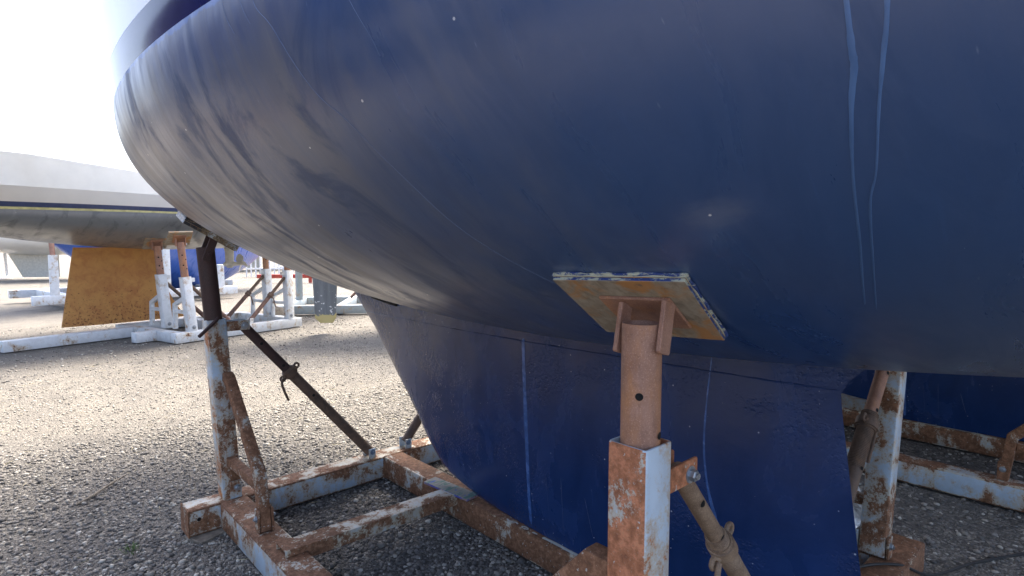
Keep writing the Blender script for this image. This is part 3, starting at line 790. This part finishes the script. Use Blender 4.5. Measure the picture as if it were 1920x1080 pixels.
# ------------------------------------------------------------------ ground
GZ = -.014
bm = bmesh.new()
xs = [-400, -120, -40, -12] + [-6+.5*k for k in range(41)] + [20, 45, 120, 400]
ys = [-400, -120, -40, -12] + [-3+.5*k for k in range(45)] + [24, 45, 120, 400]
gv = [[bm.verts.new((x, y, GZ)) for y in ys] for x in xs]
for i in range(len(xs)-1):
    for j in range(len(ys)-1): bm.faces.new((gv[i][j], gv[i+1][j], gv[i+1][j+1], gv[i][j+1]))
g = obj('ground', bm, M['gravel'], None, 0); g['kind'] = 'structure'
# loose stones over the sheet
def stones():
    ico = bmesh.new(); bmesh.ops.create_icosphere(ico, subdivisions=1, radius=1)
    ico.verts.ensure_lookup_table(); bv = np.array([v.co[:] for v in ico.verts]); bf = np.array([[v.index for v in f.verts] for f in ico.faces]); ico.free()
    N = 0; pos = []; size = []
    def patch(x0, x1, y0, y1, dens, lo, hi):
        n = int((x1-x0)*(y1-y0)*dens); pos.append(np.stack([rng.uniform(x0, x1, n), rng.uniform(y0, y1, n)], 1)); size.append(lo + (hi-lo)*rng.random(n)**2.3)
    patch(-.6, 2.6, 1.2, 3.4, 4600, .0040, .0155)
    patch(-1.2, 3.2, 3.4, 5.2, 3000, .0040, .0155)
    patch(-1.2, 4.2, 5.2, 8.0, 900, .004, .014)
    patch(-2.0, 6.5, 8.0, 13.0, 160, .008, .022)
    patch(-.6, 3.2, 1.5, 5.0, 70, .012, .026)
    patch(2.2, 6.5, -1.0, 2.6, 700, .006, .018)
    pos = np.concatenate(pos); size = np.concatenate(size); n = len(pos)
    var = 14; shapes = []
    for k in range(var):
        s = bv * (1 + rng.uniform(-.22, .22, (len(bv), 1))) * np.array([1, rng.uniform(.6, .95), rng.uniform(.4, .7)]); shapes.append(s)
    shapes = np.array(shapes)[rng.integers(0, var, n)]
    th = rng.uniform(0, 2*PI, n); tl = rng.normal(0, .28, n)
    c, s = np.cos(th), np.sin(th); ct, st = np.cos(tl), np.sin(tl)
    x, y, z = shapes[..., 0], shapes[..., 1], shapes[..., 2]
    y2 = y*ct[:, None] - z*st[:, None]; z2 = y*st[:, None] + z*ct[:, None]
    X = (x*c[:, None] - y2*s[:, None])*size[:, None] + pos[:, :1]; Y = (x*s[:, None] + y2*c[:, None])*size[:, None] + pos[:, 1:]
    Z = z2*size[:, None] + GZ + (size*rng.uniform(-.05, .38, n))[:, None]
    co = np.stack([X, Y, Z], 2).reshape(-1, 3).astype(np.float32)
    nv = len(bv); F = (bf[None] + (np.arange(n)*nv)[:, None, None]).reshape(-1, 3)
    me = bpy.data.meshes.new('gravel_stones'); me.vertices.add(len(co)); me.vertices.foreach_set('co', co.ravel())
    me.loops.add(F.size); me.loops.foreach_set('vertex_index', F.ravel().astype(np.int32))
    me.polygons.add(len(F)); me.polygons.foreach_set('loop_start', np.arange(0, F.size, 3, dtype=np.int32)); me.update(calc_edges=True)
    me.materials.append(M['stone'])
    o = link_mesh('gravel_stones', me); o['kind'] = 'stuff'; return o
stones()
# dry straw blown about on the gravel
bm = bmesh.new()
for k in range(420):
    x, y = random.uniform(-.6, 3.6), random.uniform(1.4, 8.5); a = random.uniform(0, 2*PI); l = random.uniform(.008, .035)*(1.6 if random.random() < .1 else 1)
    d = V((math.cos(a), math.sin(a), random.uniform(-.1, .12))); z = GZ + random.uniform(.007, .012); t = V((-d.y, d.x, 0))*.35*l
    tube(bm, [V((x, y, z)) - d*l, V((x, y, z+.002)) + t*.3, V((x, y, z)) + d*l], random.uniform(.0006, .0012), 4)
st_ = obj('straw_litter', bm, M['straw'], None, 0); st_['kind'] = 'stuff'
# twig, grass, tie wire
bm = bmesh.new(); tube(bm, [(.33, 3.93, .004), (.42, 4.0, .008), (.53, 4.13, .012), (.62, 4.2, .02)], [.004, .008, .007, .003], 8)
tag(obj('dry_twig', bm, M['wood'], None, 40), 'short dry twig lying on gravel left of the cradle corner', 'twig')
bm = bmesh.new()
for k in range(46):
    a = random.uniform(0, 2*PI); r = random.uniform(0, .035); h = random.uniform(.015, .045); c = V((.47+r*math.cos(a), 3.17+r*math.sin(a), GZ)); l = V((math.cos(a), math.sin(a), 0))*random.uniform(.005, .03); s = V((-math.sin(a), math.cos(a), 0))*.0016
    v = [bm.verts.new(p) for p in (c-s, c+s, c+l*.5+V((0, 0, h*.7))+s*.7, c+l+V((0, 0, h)), c+l*.5+V((0, 0, h*.7))-s*.7)]; bm.faces.new(v)
tag(obj('grass_tuft', bm, M['grass'], None, 0), 'small green grass tuft growing in the dark gravel by the cradle corner', 'grass')
bm = bmesh.new(); tube(bm, [(1.34, 3.13, .62), (1.315, 3.125, .56), (1.295, 3.12, .48), (1.285, 3.12, .41), (1.288, 3.12, .385)], .0011, 6)
tag(obj('tie_wire', bm, M['tube_dark'], None, 40), 'thin wire hanging from the dark front brace', 'wire')

# ------------------------------------------------------------------ neighbours
def place(root, x, y, z=0, rz=0): root.location = (x, y, z); root.rotation_euler = (0, 0, math.radians(rz)); return root
def retag(root, label, name=None):
    root['label'] = label
    return root
# navy yacht next door, and its cradle
n = retag(copy_tree(yacht), 'second blue yacht on the far side, keel toe showing right of the big keel'); place(n, XC+3.23, 1.4-.70)
n = retag(copy_tree(cradle), 'cradle of the second blue yacht, seen through the gap beside the rusty far post'); place(n, XC+3.23, 1.9-.70)

n = retag(copy_tree(yacht), 'added dark sided yacht out of view on the left, darkening the hull reflections'); place(n, -2.75, 1.4+3.2)  # unseen yacht and cradle added to darken the sky reflected in the hull
for ch in COL.objects:
    if ch.parent == n and ch.name.startswith('topsides'): ch.material_slots[0].link = 'OBJECT'; ch.material_slots[0].material = M['navy_gloss']
n = retag(copy_tree(cradle), 'added cradle of the unseen dark sided yacht left of the view'); place(n, -2.75, 1.9+3.2)
# grey yacht behind on the left
def build_yacht(label, name, loc, rz, zb, ZW, mats, keel=None, extras=None, zsheer=None, wl=True, fb=.9):
    """hull of the common form with its bottom at zb and waterline at ZW, built at the origin then placed"""
    k = (ZW-zb)/(WLZ-1.0636); zf = lambda Y: ZW - (WLZ-zk(Y))*k
    top = zsheer or (lambda Y: ZW + fb + .02*(Y-1)**2)
    root = thing(name, label, 'sailing yacht', (XC, 1.4, 0), 'yachts laid up ashore')
    hull_bottom('hull', mats[0], root, ZW, zf, 24)
    if wl:
        hull_band('waterline', M['cream_line'], root, 0, .036/fb, 2, ZW, top)
        hull_band('boot_stripe', mats[1], root, .036/fb, .11/fb, 2, ZW, top)
        hull_band('topsides', mats[2], root, .11/fb, 1, 6, ZW, top)
    else: hull_band('topsides', mats[2], root, 0, 1, 6, ZW, top)
    hull_deck('deck', M['white_gloss'], root, ZW, top, fb > .5)
    if keel: fin('keel', keel[0], root, keel[1], keel[2], keel[3], lambda z: keel[4], 24)
    if extras: extras(root, zf)
    place(root, *loc, 0, rz)
    return root
def saildrive(root, zf):
    y = .52; zt = zf(y)+.03
    bm = bmesh.new()
    prof = [(zt, .115, .05), (zt-.10, .085, .035), (zt-.26, .08, .032), (zt-.33, .09, .042), (zt-.40, .05, .03)]
    loft(bm, [[V((XC + b*math.sin(2*PI*i/16), y + a*math.cos(2*PI*i/16), z)) for i in range(16)] for z, a, b in prof])
    cz = zt-.33
    tube(bm, [(XC, y+.12, cz), (XC, y+.09, cz), (XC, y-.06, cz), (XC, y-.16, cz)], [.012, .042, .045, .03], 16)
    sd = obj('saildrive_leg', bm, M['primer'], root, 40)
    bm = bmesh.new(); tube(bm, [(XC, y-.15, cz), (XC, y-.26, cz), (XC, y-.29, cz)], [.032, .026, .004], 16)
    pr = obj('propeller', bm, M['primer'], root, 40)
    for k in range(3):
        bm = bmesh.new(); a0 = 2*PI*k/3+.5; rings = []
        for r, w, tw in ((.02, .03, .9), (.07, .065, .8), (.13, .075, .6), (.18, .045, .45), (.2, .01, .4)):
            rd = V((math.sin(a0), 0, math.cos(a0))); tg = V((math.cos(a0), 0, -math.sin(a0)))
            ch = (tg*math.cos(tw) + V((0, 1, 0))*math.sin(tw)); nn = rd.cross(ch).normalized(); c = V((XC, y-.215, cz)) + rd*r
            rings.append([c+ch*w/1.0, c+nn*.004, c-ch*w/1.0, c-nn*.004])
        loft(bm, rings); obj('blade', bm, M['primer'], pr, 40)
rz = 100.0
def local_to(x, y, rz, lx, ly):   # where to put the root so local point (lx, ly) lands on (x, y)
    c, s = math.cos(math.radians(rz)), math.sin(math.radians(rz)); dx, dy = lx-XC, ly-1.4
    return (x - (c*dx - s*dy), y - (s*dx + c*dy))
kz = [.19+.1*k for k in range(13)]
loc = local_to(2.20, 11.15, rz, XC, 1.75)
build_yacht('grey bottomed yacht with navy stripe and yellow primed keel, behind on the left', 'sailing_yacht', loc, rz, 1.35, 1.885,
            (M['hull_grey'], M['navy_flat'], M['white_gloss']),
            (M['yellow'], kz, [(.19, 3.1), (1.4, 2.9)], [(.19, 1.33), (.45, 1.50), (.75, 1.63), (1.0, 1.70), (1.4, 1.73)], .09), saildrive, lambda Y: 1.885 + .24 + .006*(Y-1)**2, fb=.34)
# grey-ruddered yacht hidden behind the blue hull; only its rudder shows under it
def grey_rudder(root, zf):
    fin('rudder', M['rudder_grey'], root, [.16, .17, .19, .24, .4, .6, .8, 1.0, 1.3, 1.6, 1.8], [(.16, -2.02), (.24, -1.97), (1.8, -1.90)], [(.16, -2.22), (.24, -2.30), (1.8, -2.36)], lambda z: .04, 24)
loc = local_to(4.13, 8.95, 245, XC, -2.13)
build_yacht('yacht with scuffed grey rudder hanging into view under the blue hull', 'sailing_yacht', loc, 245, 1.1, 1.95,
            (M['hull_grey'], M['navy_flat'], M['white_gloss']), (M['keel_grey'], kz, [(.19, 2.4), (1.4, 3.6)], [(.19, .5), (1.4, .5)], .08), grey_rudder)
cc = retag(copy_tree(cradle), 'cradle under the yacht with the grey rudder, behind the big blue keel')
place(cc, *local_to(4.13, 8.95, 245, XC, -2.13), 0, 245); cc.location += Matrix.Rotation(math.radians(245), 3, 'Z') @ V((0, .5, 0))

# cradle of the grey yacht: paler, hardly rusted
e1 = V((math.cos(math.radians(15)), math.sin(math.radians(15)), 0)); e2 = V((-e1.y, e1.x, 0)); O2 = V((2.05, 9.38, 0))
c2 = thing('boat_cradle', 'white painted steel cradle with tan tubes under the grey bottomed yacht', 'boat cradle', O2, 'steel boat cradles in the yard')
L2 = lambda a, b, z: O2 + e1*a + e2*b + V((0, 0, z))
def b2(name, p, q, w=.15, mat=None):
    bm = bmesh.new(); bar(bm, L2(*p), L2(*q), w, w, .008); return obj(name, bm, mat or M['paint_clean'], c2, 40)
b2('cross_beam', (0, .07, .075), (2.16, .07, .075))
b2('cross_beam', (0, 1.75, .075), (2.16, 1.75, .075))
b2('side_beam', (.075, .147, .075), (.075, 1.67, .075)); b2('side_beam', (2.085, .147, .075), (2.085, 1.67, .075)); b2('keel_beam', (1.08, .147, .075), (1.08, 1.67, .075))
b2('stub_beam', (-.28, .62, .075), (-.002, .62, .075))
b2('stub_beam', (-1.6, 1.3, .075), (-.002, 1.3, .075))
def post2(a, b, ta, tb, zt, ztube, brk, brace_to, pad=True):
    foot, top = L2(a, b, .15), L2(a+ta*.6, b+tb*.6, zt)
    bm = bmesh.new(); bar(bm, foot, top, .125, .125, .008, e1, hollow=.006); p = obj('post', bm, M['paint_clean'], c2, 40)
    bm = bmesh.new(); hexbolt(bm, foot + V((0, 0, .06)) - e2*.064 , -e2, .02, .015); obj('bolt', bm, M['zinc'], p, 30)
    t0 = foot.lerp(top, .8); t1 = top + (top-foot).normalized()*(ztube-zt)
    bm = bmesh.new(); tube(bm, [t0, t1], .052, 20, True, .006)
    ax = (t1-t0).normalized()
    for h in (.5, .72): disc_on_tube(bm, t0.lerp(t1, h), ax, .052, V((-.2, -1, 0)), .011, 1)
    for h in (.42, .62): disc_on_tube(bm, t0.lerp(t1, h), ax, .052, V((.6, -.8, 0)), .011, 1)
    jt = obj('jack_tube', bm, [M['tube_pink'], M['hole']], c2, 40)
    if pad:
        nn = V((.05, -.62, -.78)).normalized(); ay = V((0, .78, -.62)).normalized(); ax_ = nn.cross(ay).normalized(); ay = ax_.cross(nn)
        bm = bmesh.new(); board(bm, t1 - nn*.075, ax_, ay, nn, .32, .30, .022, .002); obj('support_pad', bm, M['ply'], c2, 30)
        bm = bmesh.new(); board(bm, t1 - nn*.058, ax_, ay, nn, .17, .17, .01, .0015); pl = obj('pad_plate', bm, M['tube_pink'], c2, 30)
        for sg in (-1, 1):
            bm = bmesh.new(); board(bm, t1 + ax_*sg*.062 - nn*.0, ax_, V((0, 0, 1)).cross(ax_).normalized(), V((0, 0, 1)), .012, .06, .12, .0015); obj('fork_plate', bm, M['tube_pink'], pl, 30)
        bm = bmesh.new(); hexbolt(bm, t1 + e1*.068 - V((0, 0, .03)), e1, .018, .02); obj('bolt', bm, M['zinc'], pl, 30)
    if brk:
        s = brk
        rings = []; pr = rrect(.06, .06, .006)
        P3 = [foot.lerp(top, .62) + e2*s*.05, L2(a, b+s*.44, .52), L2(a, b+s*.46, .15)]
        bm = bmesh.new()
        for i, q in enumerate(P3):
            d0 = (q-P3[i-1]).normalized() if i else (P3[1]-q).normalized(); d1 = (P3[i+1]-q).normalized() if i < 2 else d0
            t = (d0+d1).normalized(); u = e1.cross(t).normalized(); rings.append([q + e1*x + u*y for x, y in pr])
        loft(bm, rings); br = obj('bracket', bm, M['paint_clean'], c2, 40)
        bm = bmesh.new(); bar(bm, L2(a, b+s*.06, .42), L2(a, b+s*.42, .42), .05, .05, .004); obj('tie', bm, M['paint_clean'], br, 40)
    if brace_to:
        q = L2(*brace_to); p0 = foot.lerp(top, .93) + (q-top).normalized()*.09
        bm = bmesh.new(); tube(bm, [p0, p0.lerp(q, .45)], .026, 14); B = obj('brace', bm, M['brace'], c2, 40)
        bm = bmesh.new(); tube(bm, [p0.lerp(q, .42), p0.lerp(q, .43), p0.lerp(q, 1)], [.03, .033, .033], 14); obj('outer_tube', bm, M['tube'], B, 40)
        bm = bmesh.new(); c = p0.lerp(q, .42); d = (q-p0).normalized(); tube(bm, [c-d*.03, c+d*.03], .046, 14); tube(bm, [c + V((0, -.04, -.02)), c + V((.03, -.05, -.06)), c + V((.06, -.05, -.2))], .010, 8); obj('collar', bm, M['brace'], B, 40)
        for sg in (-1, 1):
            bm = bmesh.new(); board(bm, q + e2*sg*.042 - V((0, 0, .01)), e1, V((0, 0, 1)), e2, .06, .10, .01, .0015); obj('foot_lug', bm, M['paint_clean'], B, 30)
        bm = bmesh.new()
        board(bm, foot.lerp(top, .94) + e1*(.09 if brace_to[0] > a else -.09), e1, V((0, 0, 1)), e2, .09, .06, .03, .002)
        obj('lug', bm, M['paint_clean'], B, 30)
post2(.27, .07, -.10, .03, .96, 1.47, 1, (.90, .07, .20))
post2(.27, .76, -.10, .02, .98, 1.41, 1, (.92, .76, .20))
post2(1.96, .07, .0, .03, .99, 1.50, 1, (1.22, .07, .20))
post2(1.94, .62, .0, .05, 1.0, 1.50, 1, (1.15, .62, .20))
post2(1.28, 1.35, -.06, .03, .80, 1.2, 0, None, False)

# empty grey frame further back
c3 = thing('boat_cradle', 'empty grey blue steel cradle frame on the gravel beyond the grey rudder', 'boat cradle', (5.2, 11.3, 0), 'steel boat cradles in the yard')
A3 = V((4.25, 11.95, 0)); f1 = (V((6.35, 10.45, 0))-A3).normalized(); f2 = V((-f1.y, f1.x, 0))
L3 = lambda a, b, z: A3 + f1*a + f2*b + V((0, 0, z))
def b3(name, p, q, w=.16, h=.17, mat=None):
    bm = bmesh.new(); bar(bm, L3(*p), L3(*q), w, h, .006); return obj(name, bm, mat or M['paint_grey'], c3, 40)
b3('cross_beam', (0, 0, .1), (2.9, 0, .1)); b3('cross_beam', (.1, 2.0, .1), (2.9, 2.0, .1)); b3('side_beam', (.3, .082, .1), (.3, 1.918, .1)); b3('side_beam', (2.6, .082, .1), (2.6, 1.918, .1)); b3('keel_beam', (1.45, .082, .1), (1.45, 1.918, .1))
b3('rail', (1.85, .6, .36), (3.6, .6, .36), .1, .1); b3('rail', (1.85, 1.1, .22), (3.6, 1.1, .22), .08, .08, M['steelgrey'])
b3('post', (2.02, .10, .187), (2.02, .10, .62), .1, .1)
for k, (a, b) in enumerate([((.35, 1.3, 1.0), (1.15, 1.3, .2)), ((2.2, 1.5, 1.0), (1.45, 1.5, .2))]):
    bm = bmesh.new(); tube(bm, [L3(*a), L3(*b)], .03, 12); obj('brace', bm, M['tube'], c3, 40)
    bm = bmesh.new(); bar(bm, L3(a[0], a[1], .187), L3(a[0], a[1], 1.1), .12, .12, .006); obj('post', bm, M['paint_grey'], c3, 40)

# bright blue yacht beyond
loc = local_to(4.5, 18.4, 118, XC, 1.0)
yb = build_yacht('bright blue bottomed yacht standing low beyond the white cradle', 'sailing_yacht', loc, 118, .10, 2.1, (M['hull_bright'], M['navy_flat'], M['white_gloss']), None, None, None, False)
c4 = thing('boat_cradle', 'plain white steel cradle under the bright blue yacht', 'boat cradle', (4.3, 18.2, 0), 'steel boat cradles in the yard')
f1 = V((.88, .10, 0)).normalized(); f2 = V((-f1.y, f1.x, 0)); A3 = V((1.8, 16.1, 0))
def b4(name, p, q, w=.2, mat=None):
    bm = bmesh.new(); bar(bm, L3(*p), L3(*q), w, w, .006); obj(name, bm, mat or M['paint_clean'], c4, 40)
b4('side_beam', (-1, 0, .22), (3.3, 0, .22)); b4('side_beam', (-1, 2.6, .22), (4.3, 2.6, .22)); b4('cross_beam', (-.4, .102, .22), (-.4, 2.498, .22)); b4('cross_beam', (2.9, .102, .22), (2.9, 2.498, .22))
for x, h in ((-.6, 1.2), (1.62, 1.35), (2.9, .9)): b4('post', (x, 0, .322), (x, 0, h), .16)
for x in (-.6, 1.62): 
    bm = bmesh.new(); tube(bm, [L3(x, 0, 1.15), L3(x, .1, 1.75)], .05, 14); obj('jack_tube', bm, M['tube_pink'], c4, 40)

# far white yachts: one built, then copied
far = thing('sailing_yacht', 'far white yacht nearest the bright blue hull, beyond the open gravel', 'sailing yacht', (XC, 1.4, 0), 'far white yachts')
ft = lambda Y: 2.7 + .02*(Y-1)**2
kf = (2.0-1.0)/(WLZ-1.0636); zff = lambda Y: 1.75 - (WLZ-zk(Y))*.9
hull_bottom('hull', M['white_gloss'], far, 1.75, zff, 12); hull_band('topsides', M['white_gloss'], far, .1, 1, 4, 1.75, ft); hull_band('boot_stripe', M['navy_flat'], far, 0, .1, 1, 1.75, ft); hull_deck('deck', M['deck'], far, 1.75, ft)
fin('keel', M['primer'], far, [.1, .4, .7, 1.0, 1.3], [(.1, 2.2), (1.3, 2.8)], [(.1, .9), (1.3, .9)], lambda z: .08, 12)
for y in (-.6, 3.2):
    for sx in (-1, 1):
        bm = bmesh.new(); bar(bm, (XC+sx*.9, y, .12), (XC+sx*.8, y, 1.15), .1, .1, .005); obj('shore_prop', bm, M['rail'], far, 30)
    bm = bmesh.new(); bar(bm, (XC-1.1, y, .06), (XC+1.1, y, .06), .12, .12, .005); obj('bearer', bm, M['rail'], far, 30)
fspots = [(11.0, 33.0, 95, None), (2.0, 30.0, 60, 'far white yacht glimpsed behind the bright blue hull, farthest left'), (16.5, 30.0, 140, 'far white yacht straight behind the white fence rails'), (24.0, 27.0, 20, 'far white yacht right of the fence rails, hidden behind the hull'), (-8.0, 27.0, 80, 'far white yacht at the left edge of the yard')]
for i, (x, y, r, lab) in enumerate(fspots):
    o = far if i == 0 else copy_tree(far)
    if lab: o['label'] = lab
    place(o, x, y, 0, r)
fe = thing('fence', 'white upright rail fence far across the gravel, in front of a white hull', 'fence', (9.6, 26.0, 0))
fa, fb_ = V((8.6, 26.4, 0)), V((12.6, 23.2, 0))
for z in (.35, 1.25):
    bm = bmesh.new(); bar(bm, fa+V((0, 0, z)), fb_+V((0, 0, z)), .06, .06, .004); obj('rail', bm, M['rail'], fe, 30)
for k in range(27):
    p = fa.lerp(fb_, k/26); bm = bmesh.new(); bar(bm, p, p+V((0, 0, 1.4)), .05, .05, .004); obj('picket', bm, M['rail'], fe, 30)
bm = bmesh.new(); bar(bm, (7.5, 21.9, .25), (9.2, 20.6, .25), .12, .14, .006)
for p in ((7.7, 21.75), (9.0, 20.75)): bar(bm, (*p, 0), (*p, .18), .1, .1, .006)
tag(obj('barrier_beam', bm, M['red'], None, 30), 'low red barrier beam on the pale gravel behind the white cradle posts', 'barrier')
bm = bmesh.new(); pr = []
for k, (r, z) in enumerate([(.05, 0), (.16, .0), (.19, .12), (.13, .26), (.02, .3)]): pr.append([V((4.05+r*(1+.2*math.sin(i*2.1))*math.cos(i*PI/4.5), 10.9+r*(1+.2*math.cos(i*1.3))*math.sin(i*PI/4.5), z+GZ)) for i in range(9)])
loft(bm, pr); tag(obj('boulder', bm, M['wood'], None, 40), 'small grey boulder on the gravel between the white cradle posts', 'rock')

# bits beside the far post: plastic film and a hose
bm = bmesh.new(); rows = []
for i in range(16):
    r = []
    for j in range(16):
        u, v = i/15, j/15; x = 2.93 + .20*v + .05*math.sin(5*u+3*v); y = .80 + .30*u + .04*math.sin(6*v)
        z = GZ + .02 + .42*math.exp(-((u-.5)**2+(v-.5)**2)*7) + .04*math.sin(11*u+4*v)*math.sin(9*v-2*u)
        r.append(bm.verts.new((x, y, max(z, GZ+.004))))
    rows.append(r)
for a, b in zip(rows[:-1], rows[1:]):
    for i in range(15): bm.faces.new((a[i], a[i+1], b[i+1], b[i]))
tag(obj('plastic_sheet', bm, M['plastic'], None, 60), 'crumpled clear plastic sheet lying behind the rusty far post', 'plastic sheet')
bm = bmesh.new(); tube(bm, ribbon_points([V(p) for p in ((2.30, .74, BH+.006), (2.55, .705, BH+.008), (2.70, .60, BH+.006), (2.9, .52, .05), (3.3, .42, GZ+.01), (3.9, .1, GZ+.01))], 6), .006, 8)
tag(obj('black_hose', bm, M['rubber'], None, 40), 'thin black hose draped over the cradle foot beside the far post', 'hose')

# ------------------------------------------------------------------ light, sky, camera
AZ, EL = math.radians(35), math.radians(60)     # azimuth from +X towards +Y
w = bpy.data.worlds.new('World'); S.world = w; w.use_nodes = True
nt = w.node_tree; bg = nt.nodes['Background']; sk = nt.nodes.new('ShaderNodeTexSky'); sk.sky_type = 'NISHITA'; sk.sun_disc = False
sk.sun_elevation = EL; sk.sun_rotation = PI/2 - AZ; sk.air_density = .75; sk.dust_density = 5.5; sk.ozone_density = 1.0
nt.links.new(sk.outputs[0], bg.inputs[0]); bg.inputs[1].default_value = .15
sun = bpy.data.lights.new('sun', 'SUN'); sun.energy = 2.0; sun.angle = math.radians(30); sun.color = (1, .93, .82)
so = bpy.data.objects.new('sun', sun); COL.objects.link(so); so.location = (8, 6, 14)
so.rotation_euler = V((-math.cos(AZ)*math.cos(EL), -math.sin(AZ)*math.cos(EL), -math.sin(EL))).to_track_quat('-Z', 'Y').to_euler()
cam = bpy.data.cameras.new('camera'); cam.sensor_fit = 'HORIZONTAL'; cam.sensor_width = 36; cam.lens = 36*1085/1920; cam.clip_start = .02; cam.clip_end = 2000
co = bpy.data.objects.new('camera', cam); COL.objects.link(co); co.location = (0, 0, 1.45)
co.rotation_euler = (math.radians(90-4.4), 0, math.radians(47.3-90)); S.camera = co
S.view_settings.view_transform = 'Standard'; S.view_settings.look = 'None'; S.view_settings.gamma = 1; S.view_settings.use_curve_mapping = False
S.view_settings.exposure = 2.3
S.cycles.max_bounces = 8; S.cycles.use_denoising = True
